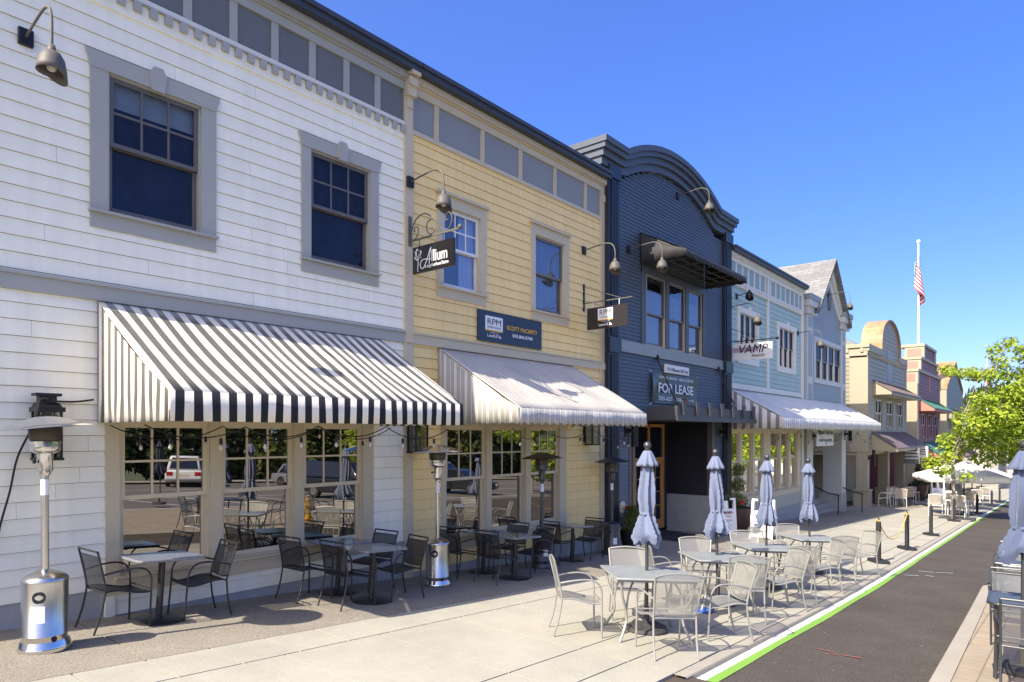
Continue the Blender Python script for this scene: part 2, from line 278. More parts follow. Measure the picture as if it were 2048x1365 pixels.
# ------------------------------------------------------------------ materials
M = dict(
 white=mat('white_paint', (.93, .90, .745), .5, var=.03, scale=1.2, bump=.08, bscale=90),
 yellow=mat('yellow_paint', (.95, .70, .285), .5, var=.04, scale=1.2, bump=.08, bscale=90),
 grey=mat('grey_trim_paint', (.385, .385, .345), .5, var=.04, scale=2, bump=.05),
 tan=mat('tan_trim_paint', (.58, .50, .345), .5, var=.04, scale=2, bump=.05),
 panel=mat('dark_grey_panel_paint', (.145, .155, .16), .6, var=.05, scale=2, bump=.1, bscale=150),
 panel2=mat('mid_grey_panel_paint', (.255, .27, .265), .6, var=.05, scale=2, bump=.1, bscale=150),
 roof=mat('dark_roof_metal', (.045, .052, .068), .45, var=.08, scale=2),
 sash=mat('sash_bronze', (.125, .112, .10), .45, var=.03), sashtan=mat('sash_tan', (.66, .57, .40), .45, var=.03),
 sashdark=mat('sash_dark', (.15, .145, .14), .45, var=.03), vinyl=mat('vinyl_white', (.75, .75, .74), .35, var=.02),
 navy=mat('navy_paint', (.078, .098, .122), .5, var=.06, scale=1.5, bump=.06), navydk=mat('navy_dark_paint', (.018, .024, .04), .4, var=.06),
 navytrim=mat('navy_trim_paint', (.075, .09, .115), .5, var=.04), slate=mat('slate_band_paint', (.28, .31, .315), .5, var=.04),
 charcoal=mat('charcoal_paint', (.022, .022, .028), .6, var=.08), greyblue=mat('grey_blue_paint', (.12, .14, .17), .55, var=.06),
 aqua=mat('aqua_paint', (.42, .53, .45), .5, var=.04, scale=1.5, bump=.06), aquapanel=mat('aqua_panel_paint', (.28, .38, .36), .5, var=.04), sage=mat('sage_paint', (.42, .44, .36), .5, var=.04),
 cream=mat('cream_trim_paint', (.76, .73, .64), .5, var=.03), steelblue=mat('steel_blue_paint', (.32, .355, .355), .5, var=.05), ltgrey=mat('light_grey_trim', (.58, .58, .54), .5, var=.03),
 found=mat('foundation_concrete', (.40, .395, .38), .9, var=.14, scale=4, bump=.3, bscale=25),
 beige=mat('beige_siding_paint', (.34, .31, .225), .55, var=.05), beigetrim=mat('beige_trim_paint', (.36, .32, .225), .55, var=.05), olive=mat('olive_trim_paint', (.25, .22, .15), .55, var=.05),
 maroon=mat('maroon_paint', (.23, .075, .075), .55, var=.06), rose=mat('rose_paint', (.48, .19, .15), .55, var=.05), green=mat('grey_green_paint', (.22, .25, .21), .55, var=.05),
 brown=mat('brown_metal_roof', (.14, .11, .11), .5, var=.05), greenroof=mat('green_metal_roof', (.05, .15, .13), .45, var=.05), rust=mat('rusted_sheet_metal', (.36, .225, .115), .6, var=.5, scale=1.6),
 shingle=brick('roof_shingles', (.225, .225, .22), (.165, .165, .165), (.09, .09, .09), .5, .14, 1, .008, yz=True), 
 black=mat('black_metal', (.012, .012, .014), .4, .3, var=.05), blackgl=mat('black_gloss_panel', (.012, .012, .013), .18, var=0),
 lampgrey=mat('lamp_grey_metal', (.105, .098, .086), .6, .0, var=.06), steel=mat('brushed_steel', (.62, .60, .57), .24, 1.0, var=.06, scale=30, stretch=(8, 8, .3)),
 chrome=mat('polished_steel', (.70, .69, .67), .12, 1.0, var=.03), hammer=mat('hammered_grey_metal', (.10, .105, .11), .38, .7, var=.12, scale=60, bump=.25, bscale=120), screen=mat('burner_screen', (.085, .07, .055), .5, .7, var=.2, scale=40),
 chairblk=mat('dark_tube_metal', (.045, .045, .048), .35, .5, var=.05), granite=speckle('speckled_granite', (.30, .31, .33), (.07, .075, .085), 150, .12, .06, 0, (.40, .56), .6),
 chairslv=mat('silver_tube_metal', (.30, .30, .275), .4, .3, var=.06), tabslv=mat('silver_table_top', (.31, .335, .335), .4, .15, var=.16, scale=9), chairgry=mat('gunmetal_tube', (.075, .08, .085), .35, .6, var=.05),
 fabblk=meshfab('black_mesh_sling', (.022, .022, .026), .80), fabslv=meshfab('silver_mesh_sling', (.36, .36, .335), .55), fabgry=meshfab('grey_mesh_sling', (.11, .12, .135), .6), seatblk=meshfab('black_mesh_seat', (.022, .022, .026), .93), seatslv=meshfab('silver_mesh_seat', (.30, .30, .28), .78),
 umb=mat('pale_blue_canvas', (.155, .185, .275), .9, var=.06, scale=5, bump=.1, bscale=300, spec=.1, sheen=.2), umbdk=mat('denim_blue_canvas', (.10, .125, .20), .9, var=.08, scale=5, bump=.1, bscale=300, spec=.1, sheen=.2), umbblk=mat('dark_navy_canvas', (.035, .04, .07), .9, var=.08),
 wcanvas=mat('cream_canvas', (.82, .78, .70), .9, var=.04, scale=3, spec=.1), plate=mat('umbrella_base_concrete', (.045, .045, .047), .75, var=.2, scale=12, bump=.3),
 signwhite=mat('sign_white', (.82, .82, .82), .45, var=.01), signblack=mat('sign_black', (.014, .013, .014), .25, var=0), signnavy=mat('sign_navy', (.022, .04, .075), .45, var=0), signgold=mat('sign_gold', (.85, .50, .04), .5, var=0), mauve=mat('sign_mauve', (.45, .33, .42), .5, var=0), teal=mat('banner_teal', (.035, .10, .13), .5, var=.1, scale=3, bump=.0), txtgrey=mat('letter_grey', (.12, .13, .15), .5, var=0), signred=mat('sign_red', (.45, .04, .04), .5, var=0),
 wood=mat('varnished_wood', (.56, .27, .08), .35, var=.18, scale=6, stretch=(3, 3, .4)), pot=mat('brown_glazed_pot', (.085, .055, .045), .3, var=.2, scale=4), potblk=mat('black_planter', (.018, .018, .02), .45, var=.08), soil=mat('soil', (.05, .035, .022), .95, var=.3, scale=30),
 bark=mat('bark', (.28, .25, .21), .9, var=.2, scale=12, bump=.4), rubber=mat('rubber_black', (.02, .02, .022), .65, var=.1), yel=mat('yellow_plastic', (.80, .55, .02), .45, var=0), bulb=mat('bulb_glass', (.50, .46, .38), .08, var=0, spec=.8), red=mat('red_cap', (.50, .015, .02), .35, var=0),
 conc=speckle('sidewalk_concrete', (.385, .37, .305), (.30, .288, .232), 70, .9, .13, .15, (.34, .56)), agg=speckle('exposed_aggregate', (.37, .335, .27), (.12, .108, .09), 85, .9, .14, .5, (.38, .58)), kerbm=speckle('kerb_concrete', (.36, .335, .28), (.30, .275, .225), 70, .9, .10, .15), joint=mat('joint_dirt', (.07, .055, .04), .95, var=.2),
 asphalt2=speckle('bounce_asphalt', (.20, .185, .165), (.12, .11, .10), 60, .9, .13, .3), asphalt=speckle('asphalt', (.118, .102, .084), (.044, .039, .033), 80, .9, .20, .5, (.40, .66)), paintw=speckle('white_road_paint', (.84, .84, .82), (.20, .19, .17), 45, .7, .06, .2, (.29, .37)), paintg=speckle('green_road_paint', (.19, .37, .06), (.07, .09, .04), 45, .7, .10, .2, (.30, .38)), chalkr=mat('red_chalk', (.24, .085, .07), .9, var=.5, scale=40), chalkb=mat('blue_chalk', (.30, .36, .40), .9, var=.3, scale=40),
 pavers=brick('brick_pavers', (.35, .285, .20), (.30, .25, .18), (.20, .16, .12), .46, .23, 1, .008), grass=mat('dry_ground', (.10, .11, .05), .95, var=.3, scale=2),
 leafbox=leafmat('boxwood_leaf', (.07, .115, .022), (.20, .22, .045)), leafmaple=leafmat('maple_leaf', (.19, .31, .022), (.46, .53, .055)), leafdark=leafmat('hedge_leaf', (.025, .05, .012), (.07, .11, .022)), conifer=leafmat('hazy_conifer_leaf', (.03, .055, .04), (.07, .10, .065)), leafred=leafmat('red_shrub_leaf', (.10, .04, .025), (.12, .10, .03)),
 carwhite=mat('car_white', (.75, .76, .78), .25, var=0, coat=1), carblack=mat('car_black', (.012, .014, .02), .15, var=0, coat=1), carsilver=mat('car_silver', (.42, .44, .46), .25, .6, var=0, coat=1), tyre=mat('tyre_rubber', (.02, .02, .02), .8, var=.1), taill=mat('tail_lamp', (.35, .015, .015), .2, var=0),
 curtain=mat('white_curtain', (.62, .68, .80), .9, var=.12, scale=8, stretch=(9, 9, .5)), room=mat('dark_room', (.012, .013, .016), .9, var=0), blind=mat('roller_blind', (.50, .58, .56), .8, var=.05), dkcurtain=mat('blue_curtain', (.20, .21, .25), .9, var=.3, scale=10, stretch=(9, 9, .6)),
 cloth=mat('blue_cloth', (.03, .08, .32), .9, var=.1), flagr=mat('flag_red', (.62, .05, .06), .8, var=.05), flagw=mat('flag_white', (.82, .82, .84), .8, var=.03), flagb=mat('flag_blue', (.03, .045, .16), .8, var=.05), chain=mat('yellow_chain', (.62, .42, .06), .5, var=0), matblk=mat('door_mat_black', (.022, .022, .026), .95, var=.15, scale=60),
 hydrant=mat('hydrant_yellow', (.75, .42, .02), .4, var=.05), bluecan=mat('blue_canopy', (.03, .12, .42), .7, var=.05))
for k_ in ('white', 'yellow', 'navy', 'aqua', 'sage', 'steelblue', 'beige', 'maroon', 'green', 'charcoal', 'greyblue'): boards(M[k_])
M['screencloth'] = mat('insect_screen', (.035, .04, .055), .9, var=.55, scale=5, stretch=(1, 1, .6))
M['glass'] = mixglass('storefront_glass', .31, (.006, .006, .007), (.95, .92, .86), wob=.0)
M['glassup'] = mixglass('upper_glass', .06, (.014, .016, .026), (.75, .8, .9), add=.22)
M['glassdk'] = mixglass('screened_glass', .03, (.55, .58, .66), (.7, .75, .9), clear=True, add=.16)
M['glasscl'] = mixglass('clear_glass', .16, (.75, .8, .9), (.85, .9, 1), clear=True)
M['glassrt'] = mixglass('bright_storefront_glass', .8, (.01, .01, .01), (1, 1, .95))
M['lantern'] = mixglass('lantern_glass', .12, (.55, .55, .55), (1, 1, 1), clear=True)

# ------------------------------------------------------------------ the setting: ground, road, pavement
def strip(name, m, xs, ya, yb, dz, kind='structure', under=0):
    b = MB(); rows = []
    for x in xs: rows.append([(x, ya(x), zg(x) + dz), (x, yb(x), zg(x) + dz)])
    b.grid([[r[0] for r in rows], [r[1] for r in rows]][::-1])
    return struct(b.build(name, m, smooth=False), kind)
def seq(a, b, st): n = max(1, int(round((b - a) / st))); return [a + (b - a) * i / n for i in range(n + 1)]
C_ = lambda v: (lambda x: v)
b = MB(); ys = [-300, -120, -60, -30, -8, 3, 12, 40, 120, 300]
xs_ = [-120, -60] + seq(-40, 160, 5) + [200, 260, 340, 450, 600, 900]
b.grid([[(x, y, zg(x) - .4) for x in xs_] for y in ys][::-1]); struct(b.build('ground', M['grass'], smooth=False))
far = seq(6.1, 20, 1) + seq(22, 180, 3)
strip('road', M['asphalt'], seq(6.1, 16.4, 1), lambda x: kr(x) - .02, lambda x: kl(x) + .02, -.06)
strip('road', M['asphalt'], seq(16.4, 20, 1) + seq(22, 180, 3), C_(-6), lambda x: kl(x) + .02, -.06)
strip('white_stripe', M['paintw'], far, lambda x: kl(x) - .095, kl, -.053)
strip('green_stripe', M['paintg'], far, lambda x: kl(x) - .195 + .010 * math.sin(x * 1.7) + .004 * math.sin(x * 6.1), lambda x: kl(x) - .097, -.052)
# pavement base (seen in the joints) and its concrete flags
strip('pavement_base', M['joint'], seq(-6, 6, 2) + [6.08, 6.1] + seq(7, 20, 1) + seq(24, 160, 4), lambda x: kl(x) + .03 if x > 6.09 else kl(x) - 3, C_(22), -.03)
def flag(mb, x0, x1, ya, yb, g=.009, dz=0):
    n = max(1, int((x1 - x0) / 1.3)); xs = [x0 + g + (x1 - x0 - 2 * g) * i / n for i in range(n + 1)]
    lo = [(x, ya(x) + g, zg(x) + dz) for x in xs]; hi = [(x, yb(x) - g, zg(x) + dz) for x in xs]
    mb.grid([hi, lo])
    for a, c in ((lo, -.03), (hi, -.03)): mb.grid([a, [(p[0], p[1], p[2] + c) for p in a]])
    for i in (0, -1): mb.poly(lo[i], hi[i], (hi[i][0], hi[i][1], hi[i][2] - .03), (lo[i][0], lo[i][1], lo[i][2] - .03))
b = MB(); d0 = lambda x: 6.6; d1 = lambda x: 5.93 + .014 * (x - 4); d2 = lambda x: 4.05 + .016 * (x - 5); d3 = lambda x: 3.44 + .0165 * (x - 5); d4 = lambda x: kl(x) + .14
x = -4.0; k = 0
while x < 150:
    st = .6 if x < 60 else 2.4
    flag(b, x, x + st, d1, d0); x += st
x = 2.42 - 6.0
while x < 150:
    st = 1.2 if x < 60 else 2.4
    flag(b, x, x + st, d2, d1); flag(b, x, x + st, d3, d2); 
    flag(b, x, x + st, d4 if x + st > 5.9 else (lambda x: kl(x) - 3), d3); x += st
struct(b.build('sidewalk', M['conc'], smooth=False))
b = MB(); x = .19 - 4.9
while x < 150:
    st = 2.45; y1 = 8.75 if not 13 < x + st < 45 else 9.3
    flag(b, x, x + st, d0, C_(y1), .008, -.002); x += st
struct(b.build('aggregate_strip', M['agg'], smooth=False))
b = MB(); x = 5.95
while x < 170:
    st = 3.0; xs = [x + .004, x + 1, x + 2, x + st - .004]
    b.grid([[(q, kl(q) + .135, zg(q)) for q in xs], [(q, kl(q) + .012, zg(q)) for q in xs], [(q, kl(q) + .002, zg(q) - .012) for q in xs], [(q, kl(q), zg(q) - .2) for q in xs]]); x += st
struct(b.build('kerb', M['kerbm'], smooth=False))
b = MB()                                               # raised kerb and paved bay on the right
xs = seq(5, 16.0, 1)
def rk(x): return kr(x) - (max(0, x - 15.2) ** 2) * .5
b.grid([[(q, rk(q) - .17, zg(q) + .02) for q in xs], [(q, rk(q) - .165, zg(q) + .065) for q in xs], [(q, rk(q) - .012, zg(q) + .065) for q in xs], [(q, rk(q), zg(q) + .05) for q in xs], [(q, rk(q), zg(q) - .2) for q in xs]][::-1])
struct(b.build('kerb', M['kerbm'], smooth=False))
strip('brick_paving', M['pavers'], seq(-6, 16, 1), C_(-6), lambda x: rk(x) - .165, .05)
strip('parking_lot', M['asphalt2'], seq(-60, 20, 4) + seq(24, 160, 6), C_(-30), C_(-6.0), -.07)  # lot asphalt made lighter and warmer to bounce light onto the shop fronts
b = MB()
for i in range(14):
    x = -6 + i * 2.8; b.grid([[(x + k * .9, y, zg(x + k * .9) - .06) for k, y in ((0, -13), (1, -8))], [(x + .11 + k * .9, y, zg(x + .11 + k * .9) - .06) for k, y in ((0, -13), (1, -8))]])
for y in (-7.6, -13.4, -19.5):
    xs = seq(-20, 60, 4); b.grid([[(x, y + .12, zg(x) - .062) for x in xs], [(x, y, zg(x) - .062) for x in xs]])
struct(b.build('parking_lines', M['paintw'], smooth=False))
strip('far_pavement', M['conc'], seq(-60, 80, 4), C_(-27), C_(-25.2), .06)
b = MB()                                               # spray marks on the asphalt and flags
for u0, v0, u1, v1 in ((1640, 1291, 1672, 1297), (1662, 1299, 1682, 1303), (1690, 1303, 1728, 1309)):
    (xa, ya), (xb, yb) = gp(u0, v0), gp(u1, v1); b.poly((xa, ya, zg(xa) - .05), (xb, yb, zg(xb) - .05), (xb + .03, yb + .05, zg(xb) - .051), (xa + .03, ya + .05, zg(xa) - .051))
struct(b.build('red_road_marks', M['chalkr'], smooth=False))
b = MB()
for u0, v0, u1, v1 in ((1836, 1138, 1868, 1141), (1872, 1141, 1907, 1142.5), (1809, 1146, 1838, 1147.5), (1850, 1147, 1868, 1149)):
    (xa, ya), (xb, yb) = gp(u0, v0), gp(u1, v1); b.poly((xa, ya, zg(xa) - .05), (xb, yb, zg(xb) - .05), (xb + .07, yb + .01, zg(xb) - .054), (xa + .07, ya + .01, zg(xa) - .054))
struct(b.build('blue_road_marks', M['chalkb'], smooth=False))

# ------------------------------------------------------------------ buildings
def fy(Y): return lambda a, z, o: (a, Y - o, z)        # wall facing the street
def fxw(X): return lambda a, z, o: (X - o, a, z)       # wall facing back along the street (a runs along y)
SR = random.Random(77); jx = 0
def siding(mb, fn, a0, a1, z0, z1, pitch, ops=(), d=.016, ext=None, flip=False):
    n = int(math.ceil((z1 - z0) / pitch - 1e-6))
    jx = 0
    def q(*p): mb.poly(*(p[::-1] if flip else p))
    for i in range(n):
        zr = z0 + i * pitch; zt = min(zr + pitch, z1); cuts = sorted({zr, zt} | {z for o in ops for z in (o[2], o[3]) if zr < z < zt})
        for za, zb in zip(cuts, cuts[1:]):
            e0, e1 = ext((za + zb) / 2) if ext else (a0, a1); segs = [(e0, e1)]
            for o in ops:
                if o[2] < (za + zb) / 2 < o[3]:
                    ns = []
                    for s0, s1 in segs:
                        if o[1] <= s0 or o[0] >= s1: ns.append((s0, s1))
                        else:
                            if o[0] > s0: ns.append((s0, o[0]))
                            if o[1] < s1: ns.append((o[1], s1))
                    segs = ns
            if zb == zr + pitch and pitch > .06: zb -= min(.005, pitch * .05)
            oa, ob = d * (1 - (za - zr) / pitch), d * (1 - (zb - zr) / pitch)
            if za == zr or not i: jx = SR.uniform(0, 4.4)
            if pitch > .12:
                ns = []
                for s0, s1 in segs:
                    p_ = s0
                    q_ = s0 + (jx - s0) % 4.4
                    while q_ < s1 - .15:
                        if q_ - p_ > .3: ns.append((p_, q_ - .001)); p_ = q_ + .001
                        q_ += 4.4
                    ns.append((p_, s1))
                segs = ns
            for s0, s1 in segs:
                if s1 - s0 < .004: continue
                q(fn(s0, za, oa), fn(s1, za, oa), fn(s1, zb, ob), fn(s0, zb, ob))
                if za == zr: q(fn(s0, za, -.002), fn(s1, za, -.002), fn(s1, za, oa), fn(s0, za, oa))
    return mb
def bx(mb, fn, a0, a1, z0, z1, o0, o1):
    mb.hexa([fn(a0, z0, o1), fn(a1, z0, o1), fn(a1, z0, o0), fn(a0, z0, o0), fn(a0, z1, o1), fn(a1, z1, o1), fn(a1, z1, o0), fn(a0, z1, o0)]); return mb
def window(par, fn, x0, x1, z0, z1, trim, sm, gm, cw=.12, head=.17, sill=.14, ear=0, key=False, munt=(3, 2), zm=None, out=.035, behind=None, stool=.05, label=None, st=.05, single=False, lowm=None, casing=True):
    zm = zm if zm is not None else (z0 + z1) / 2; b = MB()
    if casing:
        bx(b, fn, x0 - cw, x0, z0, z1, -.002, out); bx(b, fn, x1, x1 + cw, z0, z1, -.002, out)
        if ear: b.prism([(x0 - cw, z1), (x1 + cw, z1), (x1 + cw + ear, z1 + head), (x0 - cw - ear, z1 + head)], lambda a, z, o: fn(a, z, o), out + .012, -.002)
        else: bx(b, fn, x0 - cw, x1 + cw, z1, z1 + head, -.002, out + .004); bx(b, fn, x0 - cw - .04, x1 + cw + .04, z1 + head, z1 + head + .045, -.002, out + .06)
        bx(b, fn, x0 - cw, x1 + cw, z0 - sill, z0 - .03, -.002, out - .004); bx(b, fn, x0 - cw - .015, x1 + cw + .015, z0 - .03, z0, -.10, out + stool)
        if key:
            xc = (x0 + x1) / 2; b.prism([(xc - .07, z1 - .03), (xc + .07, z1 - .03), (xc + .10, z1 + head * .9), (xc + .05, z1 + head + .07), (xc - .05, z1 + head + .07), (xc - .10, z1 + head * .9)], fn, out + .04, -.002)
    j = .022                                           # jamb liners
    bx(b, fn, x0 - .004, x0 + j, z0, z1, -.15, 0); bx(b, fn, x1 - j, x1 + .004, z0, z1, -.15, 0); bx(b, fn, x0 + j, x1 - j, z1 - j, z1 + .003, -.15, 0); bx(b, fn, x0 + j, x1 - j, z0 - .003, z0 + j, -.15, 0)
    w_ = b.build('window', trim, par)
    if label: w_['label'] = label
    x0 += j; x1 -= j; z0 += j; z1 -= j; s = MB(); p = MB()
    def frame(za, zb, o, t=st, bt=None):
        bt = bt or t
        bx(s, fn, x0, x0 + t, za, zb, o - .035, o); bx(s, fn, x1 - t, x1, za, zb, o - .035, o); bx(s, fn, x0 + t, x1 - t, zb - t, zb, o - .035, o); bx(s, fn, x0 + t, x1 - t, za, za + bt, o - .035, o)
    if single: frame(z0, z1, -.03); p.poly(fn(x0 + st, z0 + st, -.05), fn(x1 - st, z0 + st, -.05), fn(x1 - st, z1 - st, -.05), fn(x0 + st, z1 - st, -.05))
    else:
        frame(zm - .02, z1, -.02); frame(z0, zm + .02, -.065, st, st * 1.3)
        p.poly(fn(x0 + st, zm, -.04), fn(x1 - st, zm, -.04), fn(x1 - st, z1 - st, -.04), fn(x0 + st, z1 - st, -.04)); p.poly(fn(x0 + st, z0 + st, -.085), fn(x1 - st, z0 + st, -.085), fn(x1 - st, zm, -.085), fn(x0 + st, zm, -.085))
    if munt:
        mw = .0135; za, zb = zm + st - .02, z1 - st
        for i in range(1, munt[0]): xc = x0 + st + (x1 - x0 - 2 * st) * i / munt[0]; bx(s, fn, xc - mw, xc + mw, za, zb, -.045, -.028)
        for i in range(1, munt[1]): zc = za + (zb - za) * i / munt[1]; bx(s, fn, x0 + st, x1 - st, zc - mw, zc + mw, -.044, -.029)
    s.build('sash', sm, w_); p.build('pane', gm, w_, smooth=False)
    if behind:
        for nm, m_, xa, xb, za, zb, o in behind:
            c = MB(); n = 40; xa, xb = x0 + (x1 - x0) * xa, x0 + (x1 - x0) * xb; za, zb = z0 + (z1 - z0) * za, z0 + (z1 - z0) * zb; wv = .015 if 'curtain' in nm else 0
            c.grid([[fn(xa + (xb - xa) * i / n, z, o - wv * math.sin(i * 1.9)) for i in range(n + 1)] for z in (za, zb)]); c.build(nm, m_, w_)
    return w_
def cornice(root, fn, x0, x1, zf0, zf1, batt, pm, tm, rm, dent=None, out=.30, battdeco=False, rx=0):
    """frieze of flat panels between battens, crown mouldings and the dark metal roof edge"""
    b = MB(); bx(b, fn, x0, x1, zf0, zf1, -.01, .012); b.build('frieze_panel', pm, root)
    b = MB(); bx(b, fn, x0, x1, zf1, zf1 + .13, -.01, .05); bx(b, fn, x0, x1, zf1 + .13, zf1 + .16, -.01, .085); bx(b, fn, x0, x1, zf1 + .16, zf1 + .27, -.01, .13)
    for c in batt:
        bx(b, fn, c - .055, c + .055, zf0, zf1, .013, .032)
        if battdeco: bx(b, fn, c - .022, c + .022, zf0 + .08, zf1 - .06, .032, .05)
    b.build('crown_moulding', tm, root); b = MB(); bx(b, fn, x0, x1, zf0 - .075, zf0, -.01, .04); b.build('frieze_ledge', M['cream'] if dent else tm, root)
    b = MB(); bx(b, fn, x0, x1 + rx, zf1 + .272, zf1 + .36, -1.5, out - .04); bx(b, fn, x0, x1 + rx, zf1 + .36, zf1 + .43, -1.5, out); b.build('roof_edge', rm, root)
    if dent:
        m_, pitch, wd, ht, board = dent
        if board: b = MB(); bx(b, fn, x0, x1, zf0 - .29, zf0 - .076, -.01, .03); b.build('dentil_board', board, root)
        b = MB(); x = x0 + .06; top = zf0 - .079; pl = [(x0 + .01, top), (x0 + .01, top - .012)]
        while x < x1 - wd: pl += [(x, top - .012), (x, top - .006 - ht), (x + wd, top - .006 - ht), (x + wd, top - .012)]; x += pitch
        pl += [(x1 - .01, top - .012), (x1 - .01, top)]; ob = [fn(a, z, .075) for a, z in pl]; N0 = len(pl)
        for i in range(N0 - 1): b.poly(fn(*pl[i], .075), fn(*pl[i], .031), fn(*pl[i + 1], .031), fn(*pl[i + 1], .075))
        b.poly(*ob[::-1]); b = weld(b)
        b.build('dentils', m_, root)
def body(root, x0, x1, y0, y1, z0, z1, m): b = MB(); b.box(x0, x1, y0, y1, z0, z1); return b.build('rear_wall', m, root)
def post(root, fn, x0, x1, z0, z1, m, o=.05, caps=()):
    b = MB(); bx(b, fn, x0, x1, z0, z1, -.01, o)
    for za, zb, oo in caps: bx(b, fn, x0 - .005 + (oo < .08) * .03, x1 + .005 - (oo < .08) * .03, za, zb, o + .001, o + oo)
    return b.build('corner_post', m, root)
Y = 8.6; W = fy(Y)
# --- white building
root = thing('white_building', 'white lap sided two storey shop with grey trimmed windows, nearest in the row', 'building', (3, Y, zg(3)))
xL, xR = -6.0, fx(806)
g1 = [fx(215), fx(401)]; g2 = [fx(620), fx(739)]; zt1, zb1 = fp(215, 145)[1], fp(215, 430)[1]; zt2, zb2 = fp(620, 299)[1], fp(620, 516)[1]
zt1 = zt2 = (zt1 + zt2) / 2; zb1 = zb2 = (zb1 + zb2) / 2
bz0 = fp(209, 1234)[1]; bx0, bx1 = fx(209), fx(745); zbt = fp(470, 1151)[1]
ops = [(g1[0] - .02, g1[1] + .02, zb1 - .02, zt1 + .02), (g2[0] - .02, g2[1] + .02, zb2 - .02, zt2 + .02), (bx0 + .05, bx1 - .05, bz0 - .3, 2.12)]
zs0 = fp(0, 1211)[1]
xU = 1.2; zmid = zs0 + .1775 * round((3.5 - zs0) / .1775)
b = MB(); siding(b, W, xL, xR, zs0, zmid, .1775, ops); siding(b, W, xU, xR, zmid, 7.1, .1775, ops); b.build('wall', M['white'], root)
b = MB(); bx(b, W, xL, xR + .2, zg(xR) - .4, zs0, -.1, -.002); b.build('foundation', M['found'], root)
b = MB(); bx(b, W, xL, xR, 1.93 + 1.536, 1.93 + 1.70, -.01, .045); bx(b, W, xL, xR, 1.93 + 1.70, 1.93 + 1.73, -.01, .07); b.build('belt_trim', M['grey'], root)
batt = [5.70 + .605 * i for i in range(-18, 3)]
cornice(root, W, xU, xR, 7.17, 7.705, [q_ for q_ in batt if q_ > xU], M['panel'], M['grey'], M['roof'], (M['grey'], .18, .088, .115, M['white']), rx=.19)
post(root, W, xR, fx(822), -.7, 7.9, M['tan'], .055, ((7.42, 7.6, .03), (7.60, 7.76, .09), (7.76, 7.9, .13), (7.92, 8.06, .2), (3.47, 3.62, .03)))
body(root, xL, xU, Y + .17, Y + 13, -1, 3.6, M['room']); body(root, xU, xR + .1, Y + .17, Y + 13, -1, 7.95, M['room'])
window(root, W, g1[0], g1[1], zb1, zt1, M['grey'], M['sash'], M['glassdk'], .19, .19, .20, .05, True, behind=[('roller_blind', M['blind'], 0, 1, .80, 1, -.11), ('dark_screen', M['screencloth'], 0, 1, 0, .82, -.12)])
window(root, W, g2[0], g2[1], zb2, zt2, M['grey'], M['sash'], M['glassdk'], .16, .19, .20, .05, True, behind=[('dark_screen', M['screencloth'], 0, 1, 0, 1, -.12)])
def storefront(root, fn, gl, x0, x1, z0, zt, zm, zb, tm, sm, gm, apron, munt=(3, 2), zh=2.22, wlab=None, hw=.055):
    """bay of tall sash windows in a wide flat frame"""
    b = MB(); ed = [x0] + [e for a, c in gl for e in (a - hw, c + hw)] + [x1]
    for i in range(0, len(ed), 2): bx(b, fn, ed[i], ed[i + 1], zb - .09, zt + .09, -.16, .03)
    bx(b, fn, x0 - .04, x1 + .04, zt + .09, zh, -.16, .045); bx(b, fn, x0, x1, zb - .30, zb - .09, -.16, .03); bx(b, fn, x0 + .1, x1 - .1, zb - .12, zb - .088, -.1, .075); bx(b, fn, x0 + .1, x1 - .1, zb - .165, zb - .13, -.1, .05)
    b.build('storefront_frame', tm, root)
    for a, c in gl: window(root, fn, a - hw, c + hw, zb - .09, zt + .09, sm, sm, gm, munt=munt, zm=zm, casing=False, st=.05)
    if apron:
        b = MB(); siding(b, fn, x0, x1, z0, zb - .30, .16, d=.014); bx(b, fn, x0, x0 + .1, z0 - .03, zb - .302, -.01, .028); b.build('apron_wall', apron, root)
storefront(root, W, [(fx(248), fx(410)), (fx(450), fx(579.5)), (fx(612), fx(718))], bx0, bx1, bz0, 1.99, 1.17, fp(714, 1070)[1], M['tan'], M['sashtan'], M['glass'], M['white'])
# --- yellow building
root = thing('yellow_building', 'pale yellow lap sided shop with tan trim between the white and navy buildings', 'building', (10.5, Y, zg(10)))
xL, xR = fx(822), fx(1198)
h1 = [fx(885), fx(959)]; h2 = [fx(1069), fx(1127)]; zt1, zb1 = fp(885, 412)[1], fp(885, 573)[1]; zt2, zb2 = fp(1069, 469)[1], fp(1069, 621)[1]
ops = [(h1[0] - .02, h1[1] + .02, zb1 - .02, zt1 + .02), (h2[0] - .02, h2[1] + .02, zb2 - .02, zt2 + .02), (fx(881) + .05, fx(1131) - .05, -2, 2.12)]
b = MB(); siding(b, W, xL, xR, -.42, 7.1, .175, ops); b.build('wall', M['yellow'], root)
b = MB(); bx(b, W, xL - .1, xR + .1, -1.3, -.42, -.1, -.002); b.build('foundation', M['found'], root)
b = MB(); bx(b, W, xL, xR, 1.93 + 1.536, 1.93 + 1.70, -.01, .045); bx(b, W, xL, xR, 1.93 + 1.70, 1.93 + 1.73, -.01, .07); b.build('belt_trim', M['tan'], root)
cornice(root, W, xL, xR + .15, 7.10, 7.705, [fx(u) for u in (871, 963, 1039, 1108, 1169)], M['panel2'], M['tan'], M['roof'], battdeco=True)
post(root, W, xR, fx(1206), -.9, 7.86, M['tan'], .055, ((7.45, 7.62, .03), (3.47, 3.62, .03)))
body(root, xL - .1, xR + .3, Y + .17, Y + 12, -2, 7.95, M['room'])
window(root, W, h1[0], h1[1], zb1, zt1, M['tan'], M['vinyl'], M['glasscl'], .16, .2, .2, munt=(3, 2), behind=[('white_curtain', M['curtain'], .55, .98, .02, .98, -.13)])
